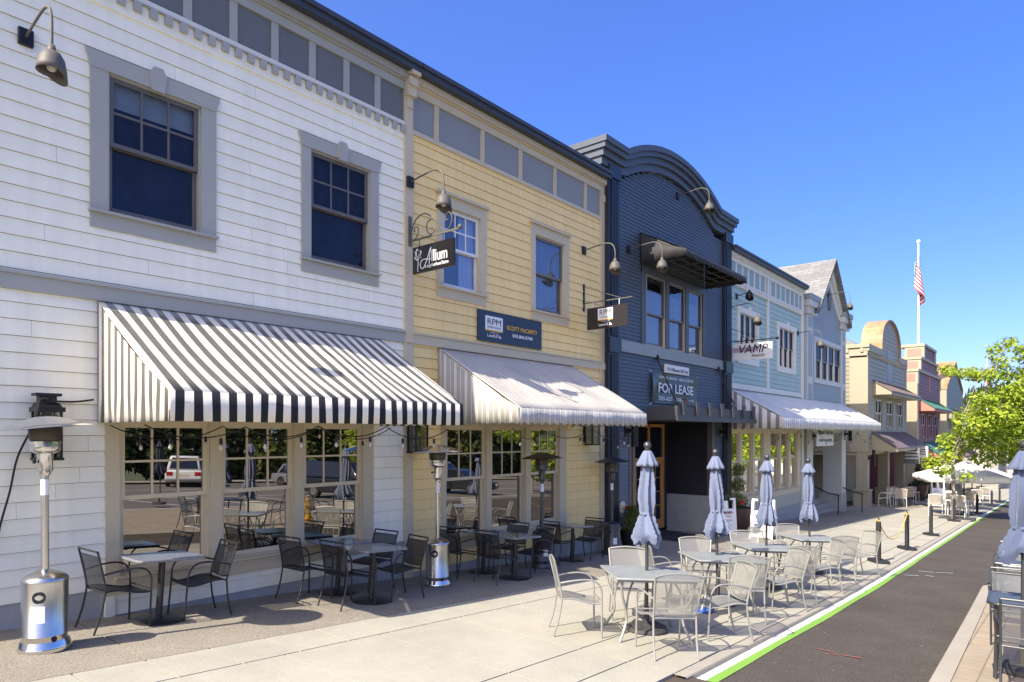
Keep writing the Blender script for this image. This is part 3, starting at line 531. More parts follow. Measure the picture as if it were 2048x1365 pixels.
window(root, W, h2[0], h2[1], zb2, zt2, M['tan'], M['sashdark'], M['glasscl'], .16, .2, .2, munt=None, behind=[('blue_curtain', M['dkcurtain'], .02, .98, .02, .98, -.13)])
storefront(root, W, [(fx(895), fx(967)), (fx(985), fx(1046)), (fx(1063), fx(1114))], fx(881), fx(1131), -.42, 1.99, 1.11, fp(1041, 1047)[1], M['tan'], M['sashtan'], M['glass'], M['yellow'])
# --- navy building with the arched parapet
YN = 8.55; N = fy(YN)
root = thing('navy_building', 'dark navy narrow sided building with an arched parapet and a recessed doorway', 'building', (17.3, YN, zg(17)))
xa, xb = 13.72, fx(1456, YN); p0, p1 = xa + .02, 14.25; q0, q1 = 20.75, 21.32
XC, HW, ZS, RISE = 17.2, 2.83, 6.97 + EYE, .70; RR = (HW * HW + RISE * RISE) / (2 * RISE)
def archz(x, r=RR): return ZS + RISE - RR + math.sqrt(max(0, r * r - (x - XC) ** 2))
def ext(z):
    top = ZS + RISE - .6 - .02
    if z < ZS - .75: return (p1, q0)
    h = RR - .62; dz = z - (ZS + RISE - RR)
    if dz >= h: return (XC, XC)
    e = min(math.sqrt(h * h - dz * dz), HW + .2); return (XC - e, XC + e)
w0, w1 = fx(1289, YN), fx(1404, YN); wz0, wz1 = fp(1293.6, 690, YN)[1], fp(1293.6, 547, YN)[1]
ops = [(w0, w1, wz0, wz1), (15.06, 19.9, -3, 2.3)]
b = MB(); siding(b, N, p1, q0, -.35, 9.0, .094, ops, .012, ext); b.build('wall', M['navy'], root)
for a0, a1 in ((p0, p1), (q0, q1)):                    # fluted corner pilasters
    b = MB()
    bx(b, N, a0, a1, -.4, 8.40, -.3, .10)
    for i in range(5): xx = a0 + .09 + (a1 - a0 - .18) * (i + .5) / 5; bx(b, N, xx - .018, xx + .018, 4.3, 8.05, .10, .135); bx(b, N, xx - .018, xx + .018, .0, 3.85, .10, .135)
    bx(b, N, a0 - .01, a1 + .01, 3.9, 4.25, .10, .15); bx(b, N, a0 - .01, a1 + .01, 8.08, 8.38, .10, .15)
    b.build('pilaster', M['navydk'], root)
b = MB(); bx(b, N, p1, 15.1, -2, -.35, -.2, -.002); b.build('foundation', M['found'], root); b = MB(); bx(b, N, 19.95, q1, -2.2, -.35, -.2, -.002); b.build('foundation', M['found'], root)
b = MB(); bx(b, N, p1, q0, 3.98, 4.27, -.01, .05); b.build('belt_trim', M['slate'], root)
b = MB()                                               # layered cornice following the arch
XB0, XB1 = 13.50, 21.25
def capline(dz, sx):                                   # outline of one layer: block, arch, block (top edge), from left to right
    t = [(XB0 - sx, ZS - dz), (XC - HW, ZS - dz)]
    for i in range(1, 24): a = XC - HW + 2 * HW * i / 24; t.append((a, archz(a, RR - dz) if abs(a - XC) < RR else ZS))
    return t + [(XC + HW, ZS - dz), (XB1 + sx, ZS - dz)]
lay = [(0, .14, .30), (.14, .26, .25), (.26, .42, .17), (.42, .60, .10)]
for da, db, o in lay:
    ta, tb = capline(da, o * .6), capline(db, o * .6); n = len(ta)
    for i in range(n - 1): b.hexa([N(*tb[i], o), N(*tb[i + 1], o), N(*tb[i + 1], -.35), N(*tb[i], -.35), N(*ta[i], o), N(*ta[i + 1], o), N(*ta[i + 1], -.35), N(*ta[i], -.35)])
    b.box(XB0 - o * .6, XB0 + .3, YN + .352, YN + 2.6, ZS - db, ZS - da)
b.build('arched_cornice', M['navytrim'], root)
b = MB(); siding(b, fxw(xa), YN + .3, YN + 3, 5.5, ZS - .6, .094, (), .012, flip=True); b.build('side_wall', M['cream'], root)
b = MB(); bx(b, N, xa, xa + .1, -1, 8.4, -3, .08); b.build('side_pilaster', M['charcoal'], root)
body(root, xa + .02, 15.0, YN + .2, YN + 12, -2, 8.3, M['room']); body(root, 19.92, q1, YN + .2, YN + 12, -2, 8.3, M['room']); body(root, 15.0, 19.92, YN + .2, YN + 12, 2.45, 8.2, M['room'])
b = MB(); bx(b, N, 14.6, 20.4, 6.0, 8.85, -.4, -.15); b.build('parapet_back', M['charcoal'], root)
# recessed entry: floor level, back wall, side walls
YB = 10.0; zf = zg(17.5)
b = MB(); siding(b, fxw(19.88), YN, YB, .02, 2.3, .094, (), .012, flip=True); b.build('entry_wall', M['charcoal'], root)
for a_, c_ in ((15.06, 17.55), (19.35, 19.9)): b = MB(); siding(b, fy(YB), a_, c_, zf, 2.3, .094, (), .012); b.build('entry_wall', M['charcoal'], root)
b = MB(); b.box(19.80, 19.95, YN - .03, YB, -2, .02); b.build('entry_base', M['found'], root)
b = MB(); b.box(15.0, 19.95, YN - .05, YB + .2, 2.3, 2.44); b.build('entry_ceiling', M['charcoal'], root)
b = MB(); b.box(14.98, 15.06, YN - .06, YB, -2, 2.3); b.build('entry_frame', M['sash'], root); b = MB(); b.box(19.84, 19.99, YN - .07, YN + .1, .025, 2.3); b.build('entry_frame', M['sash'], root); b = MB(); bx(b, N, 14.85, 15.06, -.6, 2.3, -.1, .03); b.build('entry_frame', M['sash'], root)
b = MB(); siding(b, N, p1 + .02, 14.85, -.35, 2.0, .094, (), .018); b.build('pier_wall', M['greyblue'], root)
b = MB(); b.box(15.06, 19.8, YB + .1, YB + .2, zf - .2, 2.3); b.build('entry_back', M['room'], root)
dx0, dx1 = fx(1266, YB), fx(1322, YB); D = fy(YB); dm = (dx0 + dx1) / 2
for k, (a, c) in enumerate(((dx0, dm - .01), (dm + .01, dx1))):
    b = MB(); zt = zf + 2.15
    bx(b, D, a, a + .11, zf, zt, 0, .05); bx(b, D, c - .11, c, zf, zt, 0, .05); bx(b, D, a + .11, c - .11, zt - .12, zt, 0, .05); bx(b, D, a + .11, c - .11, zf, zf + .30, 0, .05)
    for i in range(1, 4): z = zf + .3 + (1.73) * i / 4; bx(b, D, a + .11, c - .11, z - .013, z + .013, .005, .045)
    bx(b, D, (a + c) / 2 - .013, (a + c) / 2 + .013, zf + .3, zt - .12, .006, .044); d_ = b.build('door', M['wood'], root)
    b = MB(); b.poly(D(a + .1, zf + .29, .02), D(c - .1, zf + .29, .02), D(c - .1, zt - .11, .02), D(a + .1, zt - .11, .02)); b.build('pane', M['glassup'], d_, smooth=False)
    b = MB(); hx = c - .055 if k == 0 else a + .055; b.tube([D(hx, zf + .95, .05), D(hx, zf + .95, .1), D(hx, zf + 1.2, .1), D(hx, zf + 1.2, .05)], .012); b.build('handle', M['black'], d_)
b = MB(); zt = zf + 2.15
bx(b, D, dx0 - .09, dx0 - .005, zf, 2.25, 0, .07); bx(b, D, dx1 + .005, dx1 + .09, zf, 2.25, 0, .07); bx(b, D, dx0, dx1, zt + .005, zt + .09, 0, .07); bx(b, D, dm - .05, dm + .05, zt + .09, 2.25, 0, .06); bx(b, D, dx0, dx1, 2.15, 2.25, .001, .06); fr = b.build('transom', M['wood'], root)
b = MB(); b.poly(D(dx0, zt + .09, .02), D(dx1, zt + .09, .02), D(dx1, 2.2, .02), D(dx0, 2.2, .02)); b.build('pane', M['glassup'], fr, smooth=False)
n3 = [(fx(1293.6, YN), fx(1330, YN)), (fx(1337, YN), fx(1369.5, YN)), (fx(1376, YN), fx(1403, YN))]
b = MB()
bx(b, N, w0 - .2, w0 + .03, wz0 - .02, wz1 + .1, -.16, .04); bx(b, N, n3[2][1] + .03, n3[2][1] + .22, wz0 - .02, wz1 + .1, -.16, .04)
for i in (0, 1): bx(b, N, n3[i][1], n3[i + 1][0], wz0, wz1, -.16, .03)
bx(b, N, w0 - .2, n3[2][1] + .22, wz1 - .02, wz1 + .16, -.16, .045); b.build('window_surround', M['navytrim'], root)
for a, c in n3: window(root, N, a - .02, c + .02, wz0, wz1, M['tan'], M['sashdark'], M['glasscl'], munt=None, casing=False, behind=[('blue_curtain', M['dkcurtain'], .02, .98, .02, .82, -.13)], zm=wz0 + (wz1 - wz0) * .45)
b = MB(); CX0, CX1, CY = 15.75, 21.25, 7.66            # steel canopy over the entry with raised fins
b.box(CX0, CX1, CY, YN - .06, 2.30, 2.36); b.box(CX0, CX1, CY, CY + .05, 2.362, 2.66); b.box(CX0, CX0 + .05, CY + .052, YN - .05, 2.362, 2.66); b.box(CX1 - .05, CX1, CY + .052, YN - .05, 2.362, 2.66)
b.box(CX0 - .03, CX1 + .03, CY - .03, CY - .001, 2.27, 2.40); b.build('entry_canopy', mat('canopy_steel', (.085, .088, .09), .5, .2), root)
fin = None
for i in range(7):
    x = CX0 + .3 + i * .82; b = MB(); b.prism([(x - .12, 2.80), (x + .12, 2.80), (x + .04, 2.42), (x - .04, 2.42)], lambda a, z, o: (a, CY - .035 - o, z), 0, .03); b.build('canopy_fin', mat('canopy_steel', 0), root)
for x in (CX0 + .55, CX0 + 4.6): b = MB(); b.tube([(x, YN - .02, 4.0), (x + .02, CY + .25, 2.66)], .022); b.ball((x, YN - .03, 4.0), .07); b.build('canopy_rod', M['black'], root)
# --- light blue building
root = thing('light_blue_building', 'light blue lap sided shop with cream dentils and a row of tall storefront windows', 'building', (25.5, Y, zg(25)))
xL, xR = 21.33, fx(1603)
aw = [[fx(1478), fx(1512)], [fx(1557), fx(1587)]]; az = [(fp(1478, 716)[1], fp(1478, 624)[1]), (fp(1557, 732)[1], fp(1557, 655)[1])]
az = [((az[0][0] + az[1][0]) / 2, (az[0][1] + az[1][1]) / 2)] * 2
ops = [(aw[i][0], aw[i][1], az[i][0], az[i][1]) for i in (0, 1)] + [(fx(1457) + .1, fx(1600) - .2, -2, 2.2)]
b = MB(); siding(b, W, xL, xR, -.35, 7.05, .175, ops); b.build('wall', M['aqua'], root)
b = MB(); siding(b, W, xL, xR, -.9, -.35, .19, (), .02); b.build('apron_wall', M['sage'], root)
b = MB(); bx(b, W, xL, xR + .2, -2.4, -.9, -.1, -.003); b.build('foundation', M['found'], root)
b = MB(); bx(b, W, xL, xR, 3.45, 3.63, -.01, .05); xm = fx(1534.5); bx(b, W, xm - .07, xm + .07, 3.63, 7.7, -.01, .06); bx(b, W, xR - .1, xR + .15, -1.2, 7.7, -.01, .055); b.build('belt_trim', M['cream'], root)
cornice(root, W, xL, xR + .1, 7.10, 7.66, [xL + .12 + .56 * i for i in range(15)], M['aquapanel'], M['cream'], M['roof'], (M['cream'], .16, .07, .14, None))
body(root, xL, xR, Y + .17, Y + 12, -2, 7.9, M['room'])
for i in (0, 1):
    a, c = aw[i]; b = MB(); z0, z1 = az[i]; wd = (c - a)
    bx(b, W, a - .2, a, z0 - .2, z1, -.01, .05); bx(b, W, c, c + .2, z0 - .2, z1, -.01, .05); b.prism([(a - .2, z1), (c + .2, z1), (c + .26, z1 + .2), (a - .26, z1 + .2)], W, .06, -.01); bx(b, W, a, c, z0 - .2, z0, -.01, .05); xc = (a + c) / 2; b.prism([(xc - .08, z1 - .03), (xc + .08, z1 - .03), (xc + .11, z1 + .27), (xc - .11, z1 + .27)], W, .1, .061)
    s = b.build('window_surround', M['cream'], root)
    for k in range(3): window(root, W, a + wd * k / 3 + .03, a + wd * (k + 1) / 3 - .03, z0, z1, M['cream'], M['sash'], M['glassup'], munt=None, casing=False, st=.045)
st_ = [(fx(a), fx(c)) for a, c in ((1458.5, 1477), (1485, 1503), (1510, 1525), (1541, 1556.5), (1562, 1574.5), (1581, 1592))]
storefront(root, W, st_, fx(1456.5), fx(1599), 0, 1.93, 1.0, -.12, M['sashtan'], M['sashtan'], M['glassrt'], None, munt=None, zh=2.15, hw=.07)
# --- grey gabled building
root = thing('grey_gabled_building', 'grey narrow sided building with a steep front gable and corner pilasters', 'building', (33, Y, zg(33)))
xL, xR = 29.75, 36.1; gx0, gx1 = fx(1630), fx(1680); gz0, gz1 = fp(1630, 757)[1], fp(1630, 682)[1]
GC = (xL + xR) / 2 + .35; GZ = 9.9; GE = 7.55
b = MB(); siding(b, W, xL + .6, xR - .5, 2.2, GZ - .5, .098, [(gx0 + .1, gx1 - .1, gz0, gz1)], .012, lambda z: (xL + .6, xR - .5) if z < GE - .5 else (GC - (GZ - z) * 1.0, GC + (GZ - z) * 1.0)); b.build('wall', M['steelblue'], root)
for a0, a1 in ((xL, xL + .85), (xR - .75, xR)):
    b = MB(); bx(b, W, a0, a1, zg(33) - .5, 7.05, -.8, .06)
    bx(b, W, a0 - .12, a1 + .35, 7.05, 7.35, -1.6, .16); bx(b, W, a0 - .2, a1 + .42, 7.35, 7.62, -1.6, .26); b.build('corner_pilaster', M['ltgrey'], root)

b = MB()
for a0, a1 in ((xL, xL + .85), (xR - .75, xR)):
    for z0, z1 in ((2.4, 4.1), (4.4, 6.3), (6.5, 6.95)): b = MB(); bx(b, W, a0 + .16, a1 - .12, z0, z1, .055, .064); b.build('pilaster_panel', M['steelblue'], root)
for a0, a1 in ((xL, xL + .85), (xR - .75, xR)): b = MB(); bx(b, W, a0 - .22, a1 + .44, 7.62, 7.85, -1.7, .30); b.build('cornice_cap', M['slate'], root)

b = MB(); bx(b, W, gx0 - .2, gx1 + .25, gz1, gz1 + .18, -.01, .05); bx(b, W, gx0 - .2, gx1 + .25, gz0 - .2, gz0, -.01, .05); bx(b, W, gx0 - .2, gx0, gz0, gz1, -.01, .04); bx(b, W, gx1, gx1 + .25, gz0, gz1, -.01, .04); b.build('window_surround', M['ltgrey'], root)
for k in range(4): window(root, W, gx0 + (gx1 - gx0) * k / 4 + .03, gx0 + (gx1 - gx0) * (k + 1) / 4 - .03, gz0, gz1, M['cream'], M['sash'], M['glassup'], munt=None, casing=False, st=.06)
b = MB(); gw = 2.62                                     # gable: broad rake boards and the roof behind
for s_ in (-1, 1):
    P0, P1 = (GC + s_ * gw, GE - .12), (GC, GZ)
    b.prism([P0, P1, (GC, GZ - .55), (GC + s_ * (gw - .45), GE - .12)], W, .12, -.02); b.prism([(P0[0] - s_ * .5, P0[1]), (GC, GZ - .75), (GC, GZ - 1.05), (GC + s_ * (gw - .95), GE - .12)], W, .05, -.02)
b.build('rake_board', M['cream'], root)
b = MB(); gzv = GE + .55; b.lathe([(.26, -.03), (.26, .03)], (0, 0, 0), 20); vv = [(GC + p[0] * .8, gzv + p[1] * 1.7) for p in [(v[0], v[1]) for v in b.v[:20]]]; b = MB(); b.prism(vv, W, .07, .0); b.build('gable_vent', M['panel'], root)
b = MB()
for s_ in (-1, 1):
    q = [(GC + s_ * (gw + .25), GE - .35), (GC, GZ + .12), (GC, GZ), (GC + s_ * (gw + .15), GE - .42)]
    b.hexa([W(q[3][0], q[3][1], .35), W(q[3][0], q[3][1], -12), W(q[2][0], q[2][1], -12), W(q[2][0], q[2][1], .35), W(q[0][0], q[0][1], .35), W(q[0][0], q[0][1], -12), W(q[1][0], q[1][1], -12), W(q[1][0], q[1][1], .35)])
b.build('roof', M['shingle'], root, smooth=False)
b = MB(); b.box(xL - .2, GC, Y + .9, Y + 12, 7.3, 7.8); b.build('eave_wall', M['cream'], root)
body(root, xL + .02, xR - .02, Y + .25, Y + 12, 2.2, 7.6, M['cream']); body(root, xL + .02, xR - .02, Y + 1.8, Y + 12, -2.4, 2.2, mat('slate_door_paint', (.075, .085, .10), .6))
b = MB(); b.box(xL + .85, xR - .75, Y - .02, Y + 1.8, 2.0, 2.2); bx(b, W, xL + .85, xR - .75, 2.2, 2.45, -.1, .05); b.build('porch_ceiling', M['ltgrey'], root)
b = MB()
for i in range(4): b.box(xL + 1.6, xR - .75, Y + .15 + i * .32, Y + 1.8, zg(33) - .3 + i * .17, zg(33) + .13 + i * .17)
b.build('steps', M['found'], root)
b = MB(); bx(b, W, xR - .95, xR + .02, zg(35) - .5, zg(35) + .85, -.9, .09); b.build('pilaster_base', M['found'], root); b = MB(); bx(b, W, xL - .03, xL + .95, zg(31) - .5, zg(31) + .7, -.9, .09); b.build('pilaster_base', M['found'], root)
# --- far buildings (one builder per facade, shed awnings are parts of their building)
def shed(root, fn, x0, x1, zt, zf, out, m, side, drop=.18, steps=0):
    b = MB(); b.hexa([fn(x0 - .05, zf - .05, out + .05), fn(x1 + .05, zf - .05, out + .05), fn(x1 + .05, zt - .05, 0), fn(x0 - .05, zt - .05, 0), fn(x0 - .05, zf + .02, out + .05), fn(x1 + .05, zf + .02, out + .05), fn(x1 + .05, zt + .02, 0), fn(x0 - .05, zt + .02, 0)])
    n = int((x1 - x0) / .5)
    for i in range(n + 1): x = x0 + (x1 - x0) * i / n; b.bar(fn(x, zt + .03, .0), fn(x, zf + .03, out + .04), .03, .04)
    b.build('awning_roof', m, root)
    b = MB(); b.prism([(0, zf - drop), (out, zf - drop), (out, zf - .06), (0, zt - .07)], lambda o, z, d: fn(x0 + d, z, o), 0, x1 - x0); b.build('awning_cheek', side, root)
def pairwin(root, fn, xs, w, z0, z1, tm):
    for x in xs:
        for k in (0, 1): window(root, fn, x + k * w / 2 + .02, x + (k + 1) * w / 2 - .02, z0, z1, tm, M['vinyl'], M['glassup'], munt=None, casing=False, st=.06, zm=z0 + (z1 - z0) * .5)
        b = MB(); bx(b, fn, x - .1, x, z0 - .1, z1 + .1, -.01, .04); bx(b, fn, x + w, x + w + .1, z0 - .1, z1 + .1, -.01, .04); bx(b, fn, x, x + w, z1, z1 + .1, -.01, .04); bx(b, fn, x, x + w, z0 - .12, z0, -.01, .06); b.build('window_surround', tm, root)
X0, X1 = 41.0, 52.2
root = thing('beige_building', 'beige sided building with a rusty round arched parapet', 'building', (46, Y, zg(46)))
pw = [fx(u) for u in (1749.5, 1772.5, 1793)]; pz0, pz1 = 2.35, 3.95
ops = [(x, x + w_, pz0, pz1) for x, w_ in zip(pw, (2.7, 2.5, 2.3))]
AX, AR = 47.0, 2.75
def aext(z): 
    if z < 6.75: return (X0 + .02, X1)
    if z < 7.3: return (AX - AR, AX + AR)
    h = (z - 7.3) * 1.7; e = math.sqrt(max(0, AR * AR - h * h)); return (AX - e, AX + e)
b = MB(); siding(b, W, X0, X1, .95, 8.9, .24, [(x, x + 2.0, pz0, pz1) for x in pw], .02, aext); b.build('wall', M['beige'], root)
b = MB(); siding(b, fxw(X0), Y + .9, Y + 12, .95, 6.2, .24, (), .03, flip=True); b.build('side_wall', mat('olive_siding_shaded', (.25, .22, .145), .6), root)  # olive siding, darkened with the partial shadow put into its colour
b = MB(); bx(b, fxw(X0), Y - .03, Y + .9, .95, 6.3, -.2, .03); b.build('corner_post', M['beigetrim'], root); b = MB(); bx(b, fxw(X0), Y, Y + 12, 6.2, 6.76, -.2, .03); b.box(X0 - .12, X0 + .3, Y - .12, Y + 12, 6.75, 6.95); b.box(X0 - .05, AX - AR, Y - .1, Y + .4, 6.55, 6.94); b.build('cornice', M['beigetrim'], root); b = MB(); b.box(AX + AR, X1 + .1, Y - .1, Y + .4, 6.55, 6.94); b.build('cornice', M['beigetrim'], root); b = MB(); b.box(X1 - .3, X1 + .1, Y - .05, Y + .3, .95, 6.5)
b.build('corner_post', M['beigetrim'], root); b = MB(); b.box(X0 - .02, X0 + .1, Y + .2, Y + 11, 6.6, 6.75); x = Y + .2
while x < Y + 11: b.box(X0 - .1, X0 - .02, x, x + .14, 6.5, 6.75); x += .75
b.build('side_brackets', M['beigetrim'], root); b = MB(); b.box(X0, X1, Y - .03, Y + .1, 6.44, 6.545); x = X0 + .3
while x < X1: b.box(x, x + .16, Y - .09, Y - .02, 6.3, 6.54); x += .4
b.build('front_brackets', M['beigetrim'], root)
b = MB(); pl = [(AX - AR - .12, 6.95), (AX - AR - .12, 7.3)] + [(AX - (AR + .12) * math.cos(math.pi * i / 20), 7.3 + (AR + .12) / 1.7 * math.sin(math.pi * i / 20)) for i in range(21)] + [(AX + AR + .12, 6.95)]
pi_ = [(AX - AR + .05, 6.95), (AX - AR + .05, 7.3)] + [(AX - (AR - .05) * math.cos(math.pi * i / 20), 7.3 + (AR - .05) / 1.7 * math.sin(math.pi * i / 20)) for i in range(21)] + [(AX + AR - .05, 6.95)]
for i in range(len(pl) - 1):
    b.hexa([W(*pi_[i], .14), W(*pi_[i + 1], .14), W(*pi_[i + 1], -1.0), W(*pi_[i], -1.0), W(*pl[i], .14), W(*pl[i + 1], .14), W(*pl[i + 1], -1.0), W(*pl[i], -1.0)])
b.build('arched_parapet_roof', M['rust'], root)
b = MB(); bx(b, W, fx(1774), fx(1783), 5.15, 7.0, -.01, .03); b.build('gable_panel', M['slate'], root)
b = MB(); bx(b, W, AX - AR + .06, AX + AR - .06, 6.9, 7.1, -1.5, -.3); b.box(X0 + .3, X1, Y + .3, Y + 12, 6.7, 6.9); b.build('roof', M['shingle'], root)
b = MB(); b.hexa([(X0 + .3, Y + .45, 6.9), (X1, Y + .45, 6.9), (X1, Y + 12, 6.9), (X0 + .3, Y + 12, 6.9), (X0 + 2, Y + 2.3, 8.0), (X1 - 2, Y + 2.3, 8.0), (X1 - 2, Y + 10, 8.0), (X0 + 2, Y + 10, 8.0)]); b.build('hip_roof', M['shingle'], root, smooth=False)
pairwin(root, W, [x + .1 for x in pw], 1.75, pz0, pz1, M['beigetrim'])
shed(root, W, 42.3, 51.6, 5.0, 4.35, .95, M['brown'], M['beigetrim']); shed(root, W, 42.0, 51.8, 2.05, 1.15, 1.3, M['brown'], M['beigetrim'])
b = MB(); b.box(X0 + .05, X1, Y + .2, Y + 12, .75, .95); b.build('upper_floor', M['beigetrim'], root); body(root, X0 + .06, X1 - .02, Y + .25, Y + 11.9, .95, 6.7, M['room'])
for x in (X0, 46.5, X1 - .6): b = MB(); b.box(x, x + .55, Y + .02, Y + .57, zg(x) - .3, .95); b.box(x - .12, x + .67, Y - .10, Y + .69, zg(x) - .3, zg(x) + .85); b.box(x - .16, x + .71, Y - .14, Y + .73, zg(x) + .85, zg(x) + .93); b.build('porch_pillar', M['beige'], root)
b = MB(); siding(b, fy(Y + 2.2), X0 + 2.6, X1, -3, .8, .24); siding(b, fxw(X0 + 2.6), Y + 2.2, Y + 12, -3, .8, .24, flip=True); b.build('ground_floor_wall', M['beigetrim'], root)
for x in (44.6, 48.4): window(root, fy(Y + 2.2), x, x + 1.1, zg(x) + .1, zg(x) + 2.1, M['olive'], M['vinyl'], M['glassup'], munt=(2, 2))
b = MB(); b.box(X1, X1 + 2.4, Y + 3, Y + 12, -3.5, 7); b.build('link_wall', M['beige'], root)
def stepped(root, x0, x1, ztop, wallm, trimm, roofm, awm, kind):
    mid = (x0 + x1) / 2; wd = x1 - x0
    if kind == 'step':
        lv = [(x0, x1, 6.55), (x0 + wd * .11, x1 - wd * .11, 7.55), (x0 + wd * .24, x1 - wd * .24, ztop)]
        def e(z):
            for a, c, t in lv:
                if z < t: return (a, c)
            return (mid, mid)
    else:
        def e(z): return (x0, x1) if z < 6.4 else (x0 + (z - 6.4) / (ztop - 6.4) * wd / 2, x1 - (z - 6.4) / (ztop - 6.4) * wd / 2)
    ww = wd * .17; xs = [x0 + wd * (.16 + .27 * k) for k in range(3)]; z0, z1 = 1.75 - (x0 - 56) * .03, 3.5 - (x0 - 56) * .02
    b = MB(); siding(b, W, x0, x1, -.2, ztop, .25, [(x, x + ww, z0, z1) for x in xs], .02, e); b.build('wall', wallm, root)
    b = MB(); siding(b, fxw(x0), Y + .8, Y + 10, -3, 6.3, .25, (), .02, flip=True); b.build('side_wall', wallm, root)
    b = MB(); b.box(x0 - .05, x0 + .5, Y - .05, Y + .8, zg(x0) - .3, 6.3); b.box(x1 - .5, x1 + .05, Y - .05, Y + .3, zg(x1) - .3, 6.3); b.build('corner_post', trimm, root)
    b = MB()
    if kind == 'step':
        for a, c, t in lv: b.box(a - .1, c + .1, Y - .14, Y + 1.5, t - .02, t + .18); b.box(a - .04, a + .55, Y - .10, Y + 1.2, t - .9, t - .03); b.box(c - .55, c + .04, Y - .10, Y + 1.2, t - .9, t - .03)
    else:
        for s_ in (-1, 1):
            P = [(mid + s_ * (wd / 2 + .1), 6.35), (mid, ztop + .1), (mid, ztop - .35), (mid + s_ * (wd / 2 - .5), 6.35)]; b.prism(P, W, .15, -1.8)
        b.box(x0 - .1, x0 + .7, Y - .12, Y + 1, 6.0, 6.55); b.box(x1 - .7, x1 + .1, Y - .12, Y + 1, 6.0, 6.55)
    b.build('parapet', trimm if kind == 'step' else M['rust'], root)
    if kind == 'step':
        b = MB()
        for a, c, t in lv: b.box(a - .06, a - .041, Y + .1, Y + 1.05, t - .75, t - .18); 
        b.box(mid - .3, mid + .3, Y - .04, Y - .01, 5.3, 6.7); b.build('inset_panel', M['rose'], root)
    body(root, x0 + .1, x1 - .1, Y + .25, Y + 10, -4, 6.2, M['room'])
    b = MB(); b.hexa([(x0, Y + .5, 6.25), (x1, Y + .5, 6.25), (x1, Y + 12, 6.25), (x0, Y + 12, 6.25), (x0 + .5, Y + 3, 8.0), (x1 - .5, Y + 3, 8.0), (x1 - .5, Y + 8, 8.0), (x0 + .5, Y + 8, 8.0)]); b.build('roof', M['shingle'], root, smooth=False)
    pairwin(root, W, [x + .05 for x in xs], ww - .1, z0, z1, trimm if kind == 'gable' else M['maroon'])
    shed(root, W, x0 + .9, x1 - .8, z1 + 1.1, z1 + .35, 1.0, awm[0], awm[1]); shed(root, W, x0 + .7, x1 - .6, z0 - .4, z0 - 1.35, 1.45, awm[0], awm[1])
    for k in range(4): x = x0 + wd * (.1 + .24 * k); b = MB(); b.box(x, x + .4, Y - .1, Y + .2, zg(x) - .3, z0 - 1.4); b.build('porch_pillar', trimm, root)
    for k in range(3): window(root, W, x0 + wd * (.15 + .24 * k), x0 + wd * (.30 + .24 * k), zg(x0 + wd * .3) + .7, zg(x0 + wd * .3) + 2.3, wallm, M['sashtan'], M['glassup'], munt=None, casing=False)
root = thing('maroon_building', 'maroon sided building with a stepped parapet behind the flagpole', 'building', (61, Y, zg(61))); stepped(root, 56.5, 67.6, 8.65, M['maroon'], M['beigetrim'], M['shingle'], (M['greenroof'], M['rose']), 'step')
root = thing('green_building', 'grey green sided building with a rusty pointed gable', 'building', (75, Y, zg(75))); stepped(root, 71.5, 83, 8.9, M['green'], M['beigetrim'], M['shingle'], (M['brown'], M['beige']), 'gable')
for k, (hx, hy, hw, hd, hh, m_, lab) in enumerate(((96, 6.4, 13, 9, 5.2, mat('pale_beige_siding', (.30, .285, .24), .7), 'pale beige sided house with small windows behind the street tree'), (118, -1, 14, 12, 3.6, mat('weathered_grey_siding', (.30, .29, .26), .7), 'grey house far down the street mostly hidden by the tree'))):
    root = thing('far_house', lab, 'house', (hx, hy, zg(hx))); z0 = zg(hx) - .5; zt = z0 + hh + 3
    b = MB(); siding(b, fxw(hx), hy, hy + hd, z0, zt, .3, (), .02, flip=True); siding(b, fy(hy), hx, hx + hw, z0, zt, .3); b.box(hx + .05, hx + hw, hy + .05, hy + hd, z0, zt - .02); b.build('wall', m_, root)
    for ww_ in (hy + 1.4, hy + 4.4, hy + 6.6): window(root, lambda a, z, o: (hx - o, hy + hd - (a - hy), z), ww_, ww_ + .9, zt - 2.6, zt - 1.5, M['cream'], M['sash'], M['glassup'], munt=None); window(root, lambda a, z, o: (hx - o, hy + hd - (a - hy), z), ww_, ww_ + .9, zt - 5.6, zt - 4.2, M['cream'], M['sash'], M['glassup'], munt=None)
    b = MB(); b.prism([(hy - .4, zt - .1), (hy + hd + .4, zt - .1), (hy + hd / 2, zt + 2.2)], lambda a, z, o: (hx + o, a, z), -.3, hw + .3); b.build('roof', M['shingle'], root)

